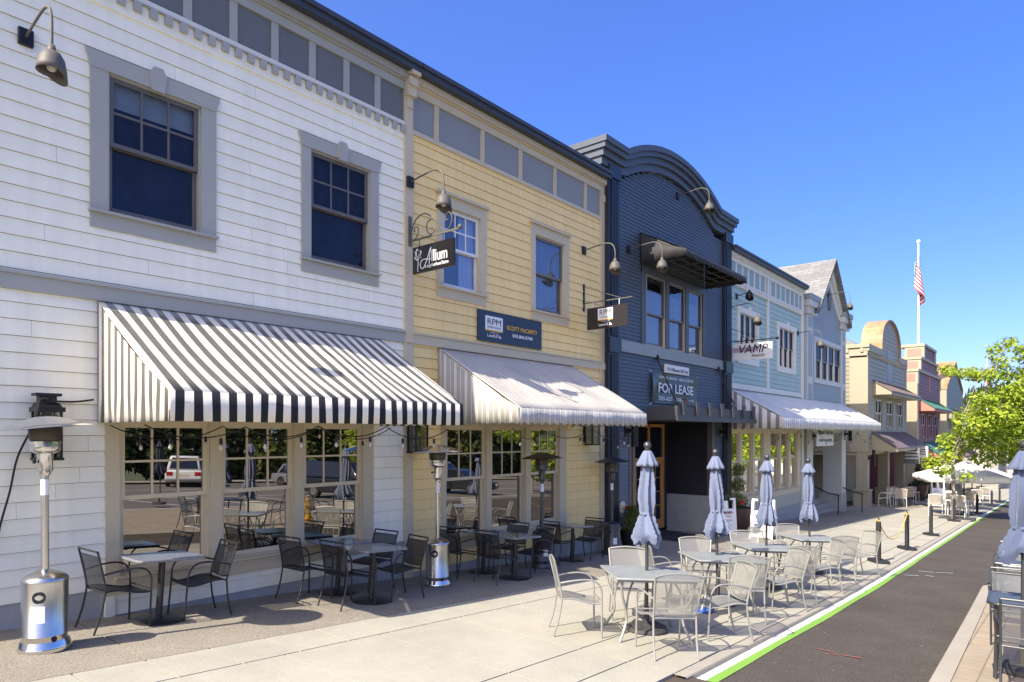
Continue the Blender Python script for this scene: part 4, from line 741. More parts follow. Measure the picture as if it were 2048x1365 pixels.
# ------------------------------------------------------------------ awnings
def awning(name, label, x0, x1, zt, Yf, zf, ms, vz, scal, Yw=8.6, n=60, sag=.06, pitch=.2, sidem=None, under=False):
    r = thing(name, label, 'awning', ((x0 + x1) / 2, Yw, zt)); top, side, val = ms
    Yw -= .012; b = MB(); rows = []; ribs = max(2, int((x1 - x0) / 1.1))
    for i in range(9):
        t = i / 8; s_ = sag * math.sin(math.pi * t); rows.append([(x0 + (x1 - x0) * k / n, Yw + (Yf - Yw) * t, zt + (zf - zt) * t - s_ * (.5 - .5 * math.cos(k * 2 * math.pi / n * ribs)) - .006 * math.sin(math.pi * t) * math.sin(k * 1.9 + t * 5)) for k in range(n + 1)])
    b.grid(rows[::-1]); o_ = b.build('canopy', top, r, thick=.006)
    for x in (x0, x1):
        b = MB(); rows = [[], []]
        for i in range(25):
            t = i / 24; s_ = sag * math.sin(math.pi * t); zb = zf - vz * (1 - (.16 * abs(math.sin(t * (Yw - Yf) / scal * math.pi)) if scal else 0)); y = Yw + (Yf - Yw) * t; wv = .012 * math.sin(t * 23)
            rows[0].append((x, y, zt + (zf - zt) * t - s_)); rows[1].append((x + wv * (-1 if x == x0 else 1), y, zb))
        mid = [(p[0], p[1], min(zf, p[2])) for p in rows[0]]
        b.grid([rows[0], mid, rows[1]]); b.build('side_panel', side, r, thick=.006)
    b = MB(); m = int((x1 - x0) / .03); rows = [[], [], []]
    for k in range(m + 1):
        x = x0 + (x1 - x0) * k / m; zb = zf - vz * (1 - (.16 * abs(math.sin((x - x0) / scal * math.pi)) if scal else 0)); wv = .014 * math.sin(x * 5.1) + .008 * math.sin(x * 13)
        rows[0].append((x, Yf, zf)); rows[1].append((x, Yf - .004 + wv * .5, (zf + zb) / 2)); rows[2].append((x, Yf + wv, zb))
    b.grid(rows[::-1]); b.build('valence', val, r, thick=.006)
    b = MB(); b.tube([(x0 + .02, Yw - .02, zf - .0), (x0 + .02, Yf + .02, zf - .012), (x1 - .02, Yf + .02, zf - .012), (x1 - .02, Yw - .02, zf)], .013)
    nb = max(2, int((x1 - x0) / 1.1))
    for k in range(nb + 1): x = x0 + .03 + (x1 - x0 - .06) * k / nb; b.tube([(x, Yw - .02, zt - .05), (x, Yf + .03, zf - .05)], .012, 6)
    if under:
        for t in (.12, .36, .6, .84): b.tube([(x0 + .03, Yw + (Yf - Yw) * t, zf - .03), (x1 - .03, Yw + (Yf - Yw) * t, zf - .03)], .013, 6)
        for k in range(2 * nb + 1): x = x0 + .03 + (x1 - x0 - .06) * k / 2 / nb; b.tube([(x, Yw - .02, zf - .05), (x, Yf + .03, zf - .05)], .013, 6)
    b.build('frame', M['lampgrey'] if under else M['vinyl'], r); return r
dk_lit, wh = (.085, .083, .068), (.82, .77, .655); dk_shade = (.018, .02, .026)  # black stripes with sun painted in on top and sides, shade on valence
s1 = stripes('awning_stripes_top', 0, .181, [(0, dk_lit), (.5, wh)], .55, 0, .3); s1s = stripes('awning_stripes_side', 1, .181, [(0, dk_lit), (.5, wh)], .6, .3, .3); s1v = stripes('awning_stripes_valence', 0, .181, [(0, dk_shade), (.5, wh)], .8)
s2g, s2w = (.36, .35, .325), (.80, .75, .64)
def s2c(g, w_): return [(0, g), (.34, w_), (.40, g), (.46, w_), (.52, g), (.90, w_), (.94, g)]
s2 = stripes('pinstripe_top', 0, .15, s2c((.43, .41, .365), s2w), .7); s2s = stripes('pinstripe_side', 1, .25, s2c(s2g, s2w), .7, .2); s2v = stripes('pinstripe_valence', 0, .15, s2c((.42, .42, .40), s2w), .8)
s3 = stripes('fine_stripe_top', 0, .20, [(0, (.50, .51, .48)), (.5, (.80, .77, .69))], .7); s3s = stripes('wide_stripe_side', 1, .27, [(0, (.24, .22, .21)), (.42, (.66, .65, .65))], .7)
zA = EYE + 1.53
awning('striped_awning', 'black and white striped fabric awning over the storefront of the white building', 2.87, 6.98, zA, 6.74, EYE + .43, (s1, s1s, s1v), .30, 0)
awning('striped_awning', 'grey awning with thin cream pinstripes over the storefront of the yellow building', 8.27, 12.42, zA, 6.72, EYE + .42, (s2, s2s, s2v), .27, .20)
awning('black_awning', 'black scalloped awning above the upper windows of the navy building', 15.4, 19.4, EYE + 5.22, 7.26, EYE + 4.58, (M['blackgl'], mat('black_canvas', (.02, .02, .022), .7), mat('black_canvas', 0)), .2, .22, Yw=8.54, under=True)
awning('striped_awning', 'blue grey and white striped awning over the light blue building', 21.45, 35.4, EYE + 1.50, 6.85, EYE + .52, (s3, s3s, s3), .38, .22, n=120)

# ------------------------------------------------------------------ lamps and lanterns on the walls
def gooseneck(label, x, z, out, drop, Yw=8.6, col_=None, arm=None, grp='gooseneck lamps on the facades'):
    r = thing('gooseneck_lamp', label, 'wall lamp', (x, Yw, z), grp); m = col_ or M['lampgrey']; am = arm or m
    b = MB(); b.box(x - .07, x + .07, Yw - .05, Yw + .0, z - .09, z + .09); b.build('wall_plate', M['black'], r, bevel=.01)
    b = MB(); pts = [(x, Yw - .03, z), (x, Yw - out * .4, z + .04), (x, Yw - out * .74, z + .06), (x, Yw - out * .93, z - .01), (x, Yw - out, z - .16), (x, Yw - out, z - drop + .23)]; b.tube(bez(pts, 6), .014); b.build('arm', am, r)
    zc = z - drop; b = MB(); prof = [(.028, .26), (.036, .205), (.072, .185), (.108, .125), (.125, .05), (.132, 0)]
    k0 = len(b.v); b.lathe(prof, (x, Yw - out, zc), 20, cap=False)
    b.v = [(px_, py_, pz_ - (max(0, (px_ - x) / .132) * .09 if pz_ < zc + .08 else 0) * (1 - (pz_ - zc) / .08)) for px_, py_, pz_ in b.v]      # lower edge cut at a slant
    b.lathe([(.001, .26), (.029, .258)], (x, Yw - out, zc), 12, cap=False); b.build('lamp_shade', m, r, thick=.006)
    b = MB(); b.ball((x, Yw - out, zc + .05), .05); b.build('bulb', M['bulb'], r)
    return r
gooseneck('gooseneck lamp at the top left of the white building', fx(50), fp(50, 77)[1], .87, .66)
gooseneck('gooseneck lamp on the corner post above the scrolled bracket sign', fx(814), fp(814, 367)[1], .82, .59, Yw=8.54)
gooseneck('gooseneck lamp on the yellow wall by the navy pilaster', fx(1166), fp(1166, 502)[1], .85, .58)
gooseneck('gooseneck lamp high under the arch of the navy building', fx(1354, YN), fp(1354, 393, YN)[1], .95, .6, Yw=YN)
gooseneck('gooseneck lamp beside the black awning', fx(1255, YN), fp(1255, 500, YN)[1], .95, .62, Yw=YN)
gooseneck('gooseneck lamp above the left window of the light blue building', fx(1460), fp(1460, 615)[1], .9, .6)
gooseneck('gooseneck lamp at the right end of the light blue wall', fx(1595), fp(1595, 667)[1], .9, .6)
gooseneck('gooseneck lamp in the gable of the grey building', fx(1655), fp(1655, 591)[1], .95, .7)
gooseneck('dark shaded lamp hanging beside the black awning on the light blue wall', fx(1472), fp(1478, 590)[1] - .1, .45, .1, col_=M['black'])
def lantern(label, x, z0, z1, w_=.30, Yw=8.6, cap=False, out=.28):
    r = thing('wall_lantern', label, 'lantern', (x, Yw, z0), 'wall lanterns'); t = .022; y1, y0 = Yw - .06, Yw - out; b = MB()
    for xx in (x - w_ / 2, x + w_ / 2 - t):
        for yy in (y0, y1 - t): b.box(xx, xx + t, yy, yy + t, z0, z1)
    b.box(x - w_ / 2 - .02, x + w_ / 2 + .02, y0 - .02, y1 + .0, z1, z1 + .05); b.box(x - w_ / 2 - .01, x + w_ / 2 + .01, y0 - .01, y1, z0 - .03, z0); b.box(x - w_ / 2 + .02, x + w_ / 2 - .02, y1 + .001, Yw, z0 + .05, z1 - .05)
    if cap: b.hexa([(x - w_ / 2, y0, z1 + .05), (x + w_ / 2, y0, z1 + .05), (x + w_ / 2, y1, z1 + .05), (x - w_ / 2, y1, z1 + .05), (x - .10, y0 + .06, z1 + .10), (x + .10, y0 + .06, z1 + .10), (x + .10, y1 - .04, z1 + .10), (x - .10, y1 - .04, z1 + .10)]); b.box(x - .08, x + .08, y0 + .07, y1 - .05, z1 + .10, z1 + .17); b.box(x - .12, x + .12, y0 + .04, y1 - .02, z1 + .17, z1 + .20)
    b.build('lantern_frame', M['black'], r); b = MB(); q = t / 2
    b.box(x - w_ / 2 + q, x + w_ / 2 - q, y0 + q, y1 - q, z0 + .001, z1 - .001); b.build('glass', M['lantern'], r, smooth=False)
    b = MB(); b.lathe([(.03, 0), (.03, .28)], (x, (y0 + y1) / 2, z0 + .01), 10); b.build('candle', M['bulb'], r); return r
za, zb = fp(78, 915)[1], fp(78, 825)[1]
lantern('black capped wall lantern behind the nearest heater', fx(84), za, zb, .23, cap=True)
lantern('black glass wall lantern on the post between the white and yellow walls', fx(822), fp(822, 903)[1], fp(822, 842)[1], .28)
lantern('black glass wall lantern on the yellow wall', fx(1172), fp(1172, 888)[1], fp(1172, 842)[1], .30)
def sconce(label, x, z, Yw, h=.55):
    r = thing('wall_sconce', label, 'wall lamp', (x, Yw, z), 'cylinder wall lamps'); b = MB(); b.lathe([(.085, -h / 2), (.085, h / 2)], (x, Yw - .25, z), 16); b.build('cylinder_shade', M['black'], r)
    b = MB(); b.box(x - .05, x + .05, Yw - .18, Yw - .03, z - .05, z + .05); b.box(x - .09, x + .09, Yw - .03, Yw, z - .15, z + .15); b.build('wall_plate', M['black'], r)
sconce('black cylinder lamp left of the recessed doorway', 14.72, fp(1246, 862)[1], YN, .8); sconce('black cylinder lamp right of the recessed doorway', 20.4, fp(1437, 864)[1], YN - .1)
sconce('black cylinder lamp left of the hanging bank sign', 30.6, fp(1622, 872)[1], Y - .06, .7); sconce('black cylinder lamp right of the hanging bank sign', 35.9, fp(1690, 868)[1], Y - .06, .7)
sconce('black cylinder lamp on the beige porch pillar', 41.3, fp(1747, 915)[1], Y, .9)

# ------------------------------------------------------------------ signs
def sgn(name, label, loc, cat='sign', group=None): return thing(name, label, cat, loc, group)
UZ = (0, 0, 1)
# scrolled bracket sign on the corner post
x, z = fx(815), fp(815, 485)[1]; Yp = 8.545
r = sgn('hanging_sign', 'black hanging sign with a white flower and bistro lettering on a scrolled bracket', (x, Yp, z)); 
b = MB(); b.box(x - .03, x + .03, Yp - .02, Yp, z - .08, z + .42); b.build('wall_plate', M['lampgrey'], r)
P = lambda o, h: (x, Yp - o, z + h)
b = MB(); b.bar(P(0, 0), P(1.16, 0), .022, .03); b.ball(P(1.18, .02), .042, 10, 6)
b.tube(bez([P(.02, .0), P(.05, .18), P(.16, .34), P(.34, .40), P(.5, .33), P(.66, .17), P(.82, .03), P(.9, .02), P(.98, .10), P(1.0, .22), P(.93, .30), P(.86, .25), P(.88, .18), P(.92, .20)], 6), .011, 6)
b.tube(bez([P(.55, .27), P(.44, .24), P(.42, .12), P(.48, .04), P(.57, .04), P(.61, .10), P(.56, .14), P(.54, .11)], 6), .010, 6)
b.tube(bez([P(.03, .02), P(.14, .02), P(.21, .10), P(.20, .20), P(.13, .21), P(.11, .16), P(.14, .15)], 6), .010, 6); b.build('bracket', M['lampgrey'], r)
b = MB(); b.tube([P(.24, 0), P(.24, -.14)], .006, 6); b.tube([P(.80, 0), P(.80, -.14)], .006, 6); b.build('hanger', M['black'], r)
s0, s1_, h0, h1 = .10, 1.06, -.57, -.13
b = MB(); b.box(x - .02, x + .02, Yp - s1_, Yp - s0, z + h0, z + h1); pn = b.build('sign_board', M['signblack'], r)
AX_ = (0, -1, 0); xf = x - .021; q = lambda o, h: (xf - .002, Yp - o, z + h)
b = MB()                                               # flower head of small petals and its stem
rnd = random.Random(3)
for i in range(46):
    a, rr = rnd.random() * 6.28, math.sqrt(rnd.random()) * .088; c = (s0 + .13 + rr * math.cos(a), -.26 + rr * math.sin(a) * 1.05); k = rnd.uniform(.012, .021); t = rnd.random() * 6
    b.poly(*[q(c[0] + k * math.cos(t + j * 1.2566), c[1] + k * math.sin(t + j * 1.2566)) for j in range(5)])
b.tube([q(s0 + .14, -.33), q(s0 + .125, -.55)], .006, 6); b.build('flower_motif', M['signwhite'], r)
text('lettering', 'llium', M['signwhite'], r, q(.56, -.43), AX_, UZ, .36, .19, bold=.008); text('lettering', 'a neighborhood bistro', M['signwhite'], r, q(.40, -.53), AX_, UZ, .55, .075, shear=.2, bold=.006)
b = MB(); b.tube(bez([q(.50, -.46), q(.52, -.30), q(.545, -.19), q(.50, -.27), q(.44, -.40), q(.37, -.50), q(.31, -.50), q(.29, -.42), q(.34, -.37), q(.44, -.37), q(.54, -.39)], 6), .008, 6); b.build('lettering', M['signwhite'], r)
# mortgage office hanging sign
x, z = fx(1166.5), fp(1166, 608)[1]
r = sgn('hanging_sign', 'black hanging sign with a white logo square on a thin bracket by the navy pilaster', (x, Y, z)); P = lambda o, h: (x, Y - o, z + h)
b = MB(); b.box(x - .025, x + .025, Y - .03, Y, z - .18, z + .45); b.build('wall_plate', M['black'], r)
b = MB(); b.bar(P(0, 0), P(1.28, 0), .015, .02); b.tube([P(.02, .38), P(1.0, .01)], .007, 6); b.build('bracket', M['lampgrey'], r)
b = MB()
for o in (.27, .95): b.tube([P(o, .0), P(o, -.13)], .009, 6)
b.build('hanger', M['vinyl'], r)
s0, s1_, h0, h1 = .12, 1.17, -.62, -.13; b = MB(); b.box(x - .02, x + .02, Y - s1_, Y - s0, z + h0, z + h1); b.build('sign_board', mat('sign_brownblack', (.025, .021, .023), .35), r)
xf = x - .021; q = lambda o, h: (xf - .002, Y - o, z + h)
b = MB(); b.poly(q(.41, -.42), q(.80, -.42), q(.80, -.17), q(.41, -.17)); b.build('logo_square', M['signwhite'], r); b = MB(); b.poly(q(.41, -.44), q(.80, -.44), q(.80, -.419), q(.41, -.419)); b.build('logo_bar', M['signgold'], r)
xf -= .004; text('lettering', 'RPM', M['txtgrey'], r, q(.46, -.325), AX_, UZ, .29, .125); text('lettering', 'MORTGAGE', M['txtgrey'], r, q(.46, -.385), AX_, UZ, .29, .028, space=1.2)
text('lettering', 'A DIVISION OF', M['signwhite'], r, q(.50, -.475), AX_, UZ, .22, .018); text('lettering', 'LendUS', M['signwhite'], r, q(.44, -.565), AX_, UZ, .25, .06, bold=.01)
b = MB()
for i, j in ((0, 0), (1, 0), (0, 1)): b.poly(*[q(.715 + i * .035 + a, -.565 + j * .035 + c) for a, c in ((0, 0), (.028, 0), (.028, .028), (0, .028))])
b.build('logo_mark', M['signwhite'], r)
# flat sign on the yellow wall
x0, zt = fp(952.5, 619); x1 = fx(1079.5); z0 = fp(952.5, 680.5)[1]
r = sgn('wall_sign', 'navy rectangular office sign with yellow and white lettering on the yellow wall', (x0, Y, z0)); b = MB(); b.box(x0, x1, Y - .05, Y - .018, z0, zt); b.build('sign_board', M['signnavy'], r)
wd, ht = x1 - x0, zt - z0; q = lambda a, c, o=.052: (x0 + wd * a, Y - o, z0 + ht * c); XX = (1, 0, 0)
b = MB(); b.poly(q(.10, .40), q(.36, .40), q(.36, .85), q(.10, .85)); b.build('logo_square', M['signwhite'], r); b = MB(); b.poly(q(.10, .355), q(.36, .355), q(.36, .402), q(.10, .402)); b.build('logo_bar', M['signgold'], r)
text('lettering', 'RPM', M['txtgrey'], r, q(.13, .57, .056), XX, UZ, wd * .20, ht * .20); text('lettering', 'MORTGAGE', M['txtgrey'], r, q(.13, .46, .056), XX, UZ, wd * .20, ht * .055, space=1.25)
text('lettering', 'A DIVISION OF', M['signwhite'], r, q(.16, .29), XX, UZ, wd * .14, ht * .025); text('lettering', 'LendUS', M['signwhite'], r, q(.13, .155), XX, UZ, wd * .16, ht * .105, bold=.006)
b = MB()
for i, j in ((0, 0), (1, 0), (0, 1)): b.poly(*[q(.305 + i * .018 + a, .155 + j * .05 + c) for a, c in ((0, 0), (.015, 0), (.015, .042), (0, .042))])
b.build('logo_mark', M['signwhite'], r)
text('lettering', 'SCOTT McCARTY', M['signgold'], r, q(.42, .50), XX, UZ, wd * .50, ht * .145, bold=.01); text('lettering', '503.806.0700', M['signwhite'], r, q(.51, .27), XX, UZ, wd * .33, ht * .115, bold=.012)
# address plaque and banner on the navy wall
NX = lambda u, v: fp(u, v, YN - .03)
x0, zt = NX(1328.5, 728); x1 = NX(1376, 740)[0]; z0 = NX(1328.5, 746)[1]
r = sgn('address_plaque', 'white street address plaque on the navy wall above the lease banner', (x0, YN, z0)); b = MB(); b.box(x0, x1, YN - .07, YN - .01, z0, zt); b.build('sign_board', M['cream'], r, bevel=.015)
b = MB(); b.poly((x0 + .05, YN - .072, z0 + .04), (x1 - .05, YN - .072, z0 + .04), (x1 - .05, YN - .072, zt - .04), (x0 + .05, YN - .072, zt - .04)); b.build('sign_face', M['signwhite'], r)
text('lettering', '1914 Willamette Falls Drive', M['txtgrey'], r, (x0 + .1, YN - .075, z0 + .06), XX, UZ, x1 - x0 - .2, .10)
x0, zt = NX(1301.5, 744); x1 = NX(1393, 757)[0]; z0 = NX(1301.5, 806)[1]
r = sgn('lease_banner', 'dark teal vinyl banner advertising office space tied to the navy wall', (x0, YN, z0), 'banner'); b = MB(); n = 40; wd, ht = x1 - x0, zt - z0
def bo(a, c): return .04 + .012 * math.sin(a * 9 + c * 5) + .05 * max(0, .16 - a) * math.sin(c * 3.1) * 6
b.grid([[(x0 + wd * i / n, YN - bo(i / n, j / 10), zt - ht * j / 10) for i in range(n + 1)] for j in range(11)][::-1]); b.build('banner_sheet', mat('banner_vinyl', (.038, .062, .078), .3, var=.12, scale=2), r)
q = lambda a, c: (x0 + wd * a, YN - .068, z0 + ht * c)
text('lettering', 'OFFICE SPACE 1,000-2,500 SF', M['signwhite'], r, q(.13, .80), XX, UZ, wd * .76, ht * .105, bold=.006); text('lettering', 'FOR LEASE', M['signwhite'], r, q(.13, .36), XX, UZ, wd * .76, ht * .32, bold=.022)
text('lettering', '503-657-1106', M['signwhite'], r, q(.13, .10), XX, UZ, wd * .49, ht * .14, bold=.012); text('lettering', 'ICON', M['signwhite'], r, q(.79, .12), XX, UZ, wd * .11, ht * .075, bold=.01)
b = MB(); b.poly(*[q(.745 + .034 * math.cos(i * .5236), .15 + .085 * math.sin(i * .5236)) for i in range(12)]); b.build('logo_mark', M['signred'], r)
b = MB()
for a, c in ((0, 1), (1, 1), (0, 0), (1, 0)): p = q(a, c); b.tube([p, (p[0] + (a - .5) * .16, YN - .02, p[2] + (c - .5) * .1)], .008, 5)
b.build('tie', M['signwhite'], r)
# white hanging sign on the light blue wall
x, z = fx(1459), fp(1459, 685)[1]
r = sgn('hanging_sign', 'white hanging beauty shop sign with a mauve band on a rod with a ball end', (x, Y, z)); P = lambda o, h: (x, Y - o, z + h)
b = MB(); b.box(x - .03, x + .03, Y - .03, Y, z - .1, z + .5); b.build('wall_plate', M['black'], r); b = MB(); b.bar(P(0, 0), P(1.52, 0), .022, .03); b.ball(P(1.54, 0), .05, 10, 6); b.tube([P(.02, .45), P(1.1, .02)], .006, 5); b.build('bracket', M['black'], r)
b = MB(); b.tube([P(.3, 0), P(.3, -.1)], .008, 5); b.tube([P(1.1, 0), P(1.1, -.1)], .008, 5); b.build('hanger', M['black'], r)
s0, s1_, h0, h1 = .12, 1.40, -.62, -.09; b = MB(); b.box(x - .025, x + .025, Y - s1_, Y - s0, z + h0, z + h1); b.build('sign_board', M['signwhite'], r)
xf = x - .027; q = lambda o, h: (xf, Y - o, z + h); b = MB(); b.poly(q(s0, -.37), q(.95, -.37), q(.95, -.21), q(s0, -.21)); b.build('colour_band', M['mauve'], r)
xf -= .004; text('lettering', 'VAMP', M['signblack'], r, q(.34, -.41), AX_, UZ, .92, .27, shear=.25); text('lettering', 'beauty', M['signblack'], r, q(.74, -.57), AX_, UZ, .44, .14, shear=.25)
# bank sign under the awning
xa, za = fp(1633, 893, 7.7); xb, zb = fp(1666, 867, 7.7)
zt = za + .80; r = sgn('hanging_sign', 'white bank sign hung on rods under the far end of the striped awning', (xa, 7.7, za)); b = MB(); b.box(xa, xb, 7.68, 7.72, za, zt); b.build('sign_board', M['signwhite'], r)
text('lettering', 'Willamette Valley Bank', M['signblack'], r, (xa + .08, 7.677, za + .40), XX, UZ, xb - xa - .16, .26, bold=.01); text('lettering', 'HOME LOAN CENTER', M['signblack'], r, (xa + .24, 7.677, za + .18), XX, UZ, xb - xa - .48, .10, bold=.02)
b = MB()
for t in (.05, .5, .95): b.tube([(xa + (xb - xa) * t, 7.7, zt), (xa + (xb - xa) * t, 7.7, zt + .5)], .01, 5)
b.build('hanger', M['vinyl'], r)
for k, (u, v, hh, lab, m_) in enumerate(((1825, 912, 1.0, 'dark square sign hanging under the brown awning of the beige building', M['panel']), (1842, 905, .75, 'small white sign hanging under the green awning of the maroon building', M['signwhite']))):
    Ys = 7.5; xc, zc = fp(u, v, Ys); r = sgn('hanging_sign', lab, (xc, Ys, zc)); b = MB(); b.box(xc - .03, xc + .03, Ys - .4, Ys + .5, zc - hh / 2, zc + hh / 2); b.build('sign_board', m_, r); b = MB(); b.tube([(xc, Ys + .3, zc + hh / 2), (xc, Ys + .3, zc + hh / 2 + .4)], .012, 5); b.tube([(xc, Ys - .2, zc + hh / 2), (xc, Ys - .2, zc + hh / 2 + .4)], .012, 5); b.build('hanger', M['black'], r)
    b = MB(); xs = xc - .032
    for j in range(3): b.poly((xs, Ys + .4, zc - hh * .2 + j * hh * .2), (xs, Ys - .3, zc - hh * .2 + j * hh * .2), (xs, Ys - .3, zc - hh * .12 + j * hh * .2), (xs, Ys + .4, zc - hh * .12 + j * hh * .2))
    b.build('sign_face', M['wcanvas'] if k == 0 else M['txtgrey'], r)

# ------------------------------------------------------------------ patio heaters
def heater(label, u, v, kind, X=None, Yv=None, lean=0):
    x, y = gp(u, v) if X is None else (X, Yv); r = thing('patio_heater', label, 'patio heater', (x, y, zg(x)), 'patio heaters along the shop fronts'); o = (x, y, zg(x)); m, m2 = (M['steel'], M['chrome']) if kind == 'steel' else (M['hammer'], M['hammer'])
    b = MB(); b.lathe([(.215, 0), (.222, .03), (.212, .055), (.20, .09), (.196, .10)], o, 40); b.build('foot_ring', m2, r)
    b = MB(); b.lathe([(.190, .10), (.190, .145), (.1935, .15), (.1935, .155), (.190, .16), (.190, .66), (.194, .665), (.194, .675), (.186, .69), (.16, .715), (.05, .765)], o, 48); t_ = b.build('tank_cover', m, r)
    d = Vector((-x, -y, 0)).normalized(); ang = math.atan2(d.y, d.x)
    def cyl(a, z, e=0): return (x + (.1915 + e) * math.cos(ang + a), y + (.1915 + e) * math.sin(ang + a), o[2] + z)
    b = MB()
    b.prism([(-.30 + .0 + .055 * math.cos(t) / .2235 * 1 + (.10 if math.cos(t) > 0 else 0), .53 + .055 * math.sin(t)) for t in [i * math.pi / 8 for i in range(16)]] if kind == 'steel' else [(-.3, .52), (-.1, .52), (-.1, .56), (-.3, .56)], lambda a, z, e: cyl(a, z, e), .0, .003); b.build('hand_hole', M['room'], t_)
    b = MB(); b.prism([(.38 + .028 / .2235 * math.cos(i * .5236), .125 + .028 * math.sin(i * .5236)) for i in range(12)], cyl, .0, .006); b.build('vent_hole', M['room'], t_)
    if kind == 'steel' and lean: b = MB(); b.grid([[cyl(-.62 + .62 * i / 6, z, .002) for i in range(7)] for z in (.29, .45)]); b.build('label_sheet', M['signwhite'], t_)
    if kind != 'steel':
        b = MB(); 
        for i in range(24):
            for z in (.35, .55, .62): a = i * .2618; b.prism([(a - .03, z), (a + .03, z), (a + .03, z + .012), (a - .03, z + .012)], cyl, 0, .004)
        b.build('vent_slots', M['room'], t_)
        b = MB(); b.grid([[cyl(.15 + .5 * i / 6, z, .003) for i in range(7)] for z in (.25, .40)]); b.build('label_sheet', M['signwhite'], t_)
    Z = lambda z: (x, y, o[2] + z)
    b = MB(); b.lathe([(.033, .76), (.033, 1.69)], o, 20); pl = b.build('pole', m, r); b = MB(); b.lathe([(.0345, 1.48), (.0345, 1.63)], o, 20, cap=False); b.build('label_sheet', M['signwhite'], pl)
    b = MB(); b.lathe([(.042, 1.67), (.052, 1.70), (.066, 1.71), (.066, 1.87), (.07, 1.88)], o, 24); b.lathe([(.085, 1.88), (.122, 1.905), (.127, 1.92), (.127, 1.95), (.117, 1.952), (.117, 1.96), (.13, 1.965), (.13, 1.995), (.118, 2.0)], o, 32); b.build('burner', m2, r)
    b = MB(); b.ball((x + .09 * math.cos(ang - 1.2), y + .09 * math.sin(ang - 1.2), o[2] + 1.80), .018, 8, 6); b.build('knob', M['rubber'], r)
    b = MB(); b.lathe([(.12, 2.0), (.130, 2.03), (.135, 2.125), (.128, 2.135)], o, 36); b.build('burner_screen', M['screen'], r)
    b = MB(); b.lathe([(.02, .115), (.11, .103), (.21, .073), (.32, .034), (.402, .004), (.406, 0), (.399, -.002), (.31, .022), (.20, .058), (.02, .095)], (0, 0, 0), 48)
    tl = Matrix.Rotation(R(5 if lean else 1.5), 3, Vector((d.x, d.y, 0))); b.v = [tuple(tl @ Vector(p) + Vector(Z(2.125))) for p in b.v]; b.build('reflector_dome', m2 if kind == 'steel' else m, r); return r
heater('brushed steel patio heater with a white label sheet, nearest at the left edge', 90, 1298, 'steel', lean=1)
heater('brushed steel patio heater on the pavement in front of the yellow wall', 880, 1172, 'steel', X=7.45, Yv=7.75)
heater('dark grey patio heater in front of the yellow storefront windows', 1085, 1137, 'dark', X=10.4, Yv=7.9)
heater('dark grey patio heater beside the navy pilaster and boxwood', 1217, 1108, 'dark', X=13.35, Yv=8.12)

# ------------------------------------------------------------------ chairs and tables
def black_chair(fm, fb, sb, group, slit=True, arch=0, wd=.26):
    r = thing('mesh_armchair', '-', 'chair', (0, 0, 0), group); bt = .86
    for s in (-1, 1):
        b = MB(); b.tube(bez([(.27, s * .25, 0), (.262, s * .252, .22), (.255, s * .255, .43)], 4), .0115); b.build('leg', fm, r)
        b = MB(); b.tube(bez([(-.29, s * .235, 0), (-.235, s * .235, .2), (-.205, s * .235, .42)], 5), .0115); b.build('leg', fm, r)
        b = MB(); b.tube(bez([(.255, s * .255, .43), (.245, s * .262, .55), (.19, s * .268, .635), (.08, s * .27, .665), (-.08, s * .265, .65), (-.235, s * .238, .615)], 6), .0105); b.build('armrest', fm, r)
    b = MB()
    for s in (-1, 1): b.tube(bez([(-.205, s * .235, .42), (-.225, s * .237, .55), (-.31, s * wd * .93, bt)], 5), .0115)
    top = [(-.31, wd * .93 - (2 * wd * .93) * i / 10, bt + arch * (1 - (2 * i / 10 - 1) ** 2)) for i in range(11)]; b.tube(top, .0115)
    if slit: b.tube([(-.293, wd * .9, bt - .055), (-.293, -wd * .9, bt - .055)], .007)
    b.tube([(-.222 + .0, y_, .475 - .02 * math.cos(y_ * 6)) for y_ in [.225 - .045 * i for i in range(11)]], .008); b.build('back_frame', fm, r)
    b = MB(); zt = bt - (.055 if slit else 0)
    rows = []
    for j in range(7):
        t = j / 6; xx = -.222 - (.293 - .222 if slit else .31 - .222) * t ** 1.3; hw = .225 + (wd * .9 - .225) * t; rows.append([(xx - .018 * (1 - (2 * i / 10 - 1) ** 2), -hw + 2 * hw * i / 10, .46 + (zt - .46) * t + arch * t * (1 - (2 * i / 10 - 1) ** 2)) for i in range(11)])
    b.grid(rows); b.build('backrest', fb, r)
    b = MB(); sx = lambda t: -.205 + .465 * t; sz = lambda t: .425 + .022 * math.sin(t * math.pi * 1.6 + .5) - .012 * t
    b.grid([[(sx(i / 10), y_, sz(i / 10) - .012 * math.cos(y_ * 5)) for i in range(11)] for y_ in (-.235, -.12, 0, .12, .235)]); b.build('seat', sb, r)
    b = MB()
    for s in (-1, 1): b.tube([(sx(i / 8), s * .24, sz(i / 8) - .006) for i in range(9)], .0095)
    b.tube([(.257, -.25, .42), (.257, .25, .42)], .0095); b.tube([(-.205, -.235, .42), (-.205, .235, .42)], .0095); b.build('seat_frame', fm, r); return r
bc = black_chair(M['chairblk'], M['fabblk'], M['seatblk'], 'black chairs by the windows')
def put(proto, used, x, y, deg, label, sc_=1):
    o = proto if not used else copy_tree(proto); used.append(1); o['label'] = label; place(o, x, y, R(deg)); return o
u_ = []
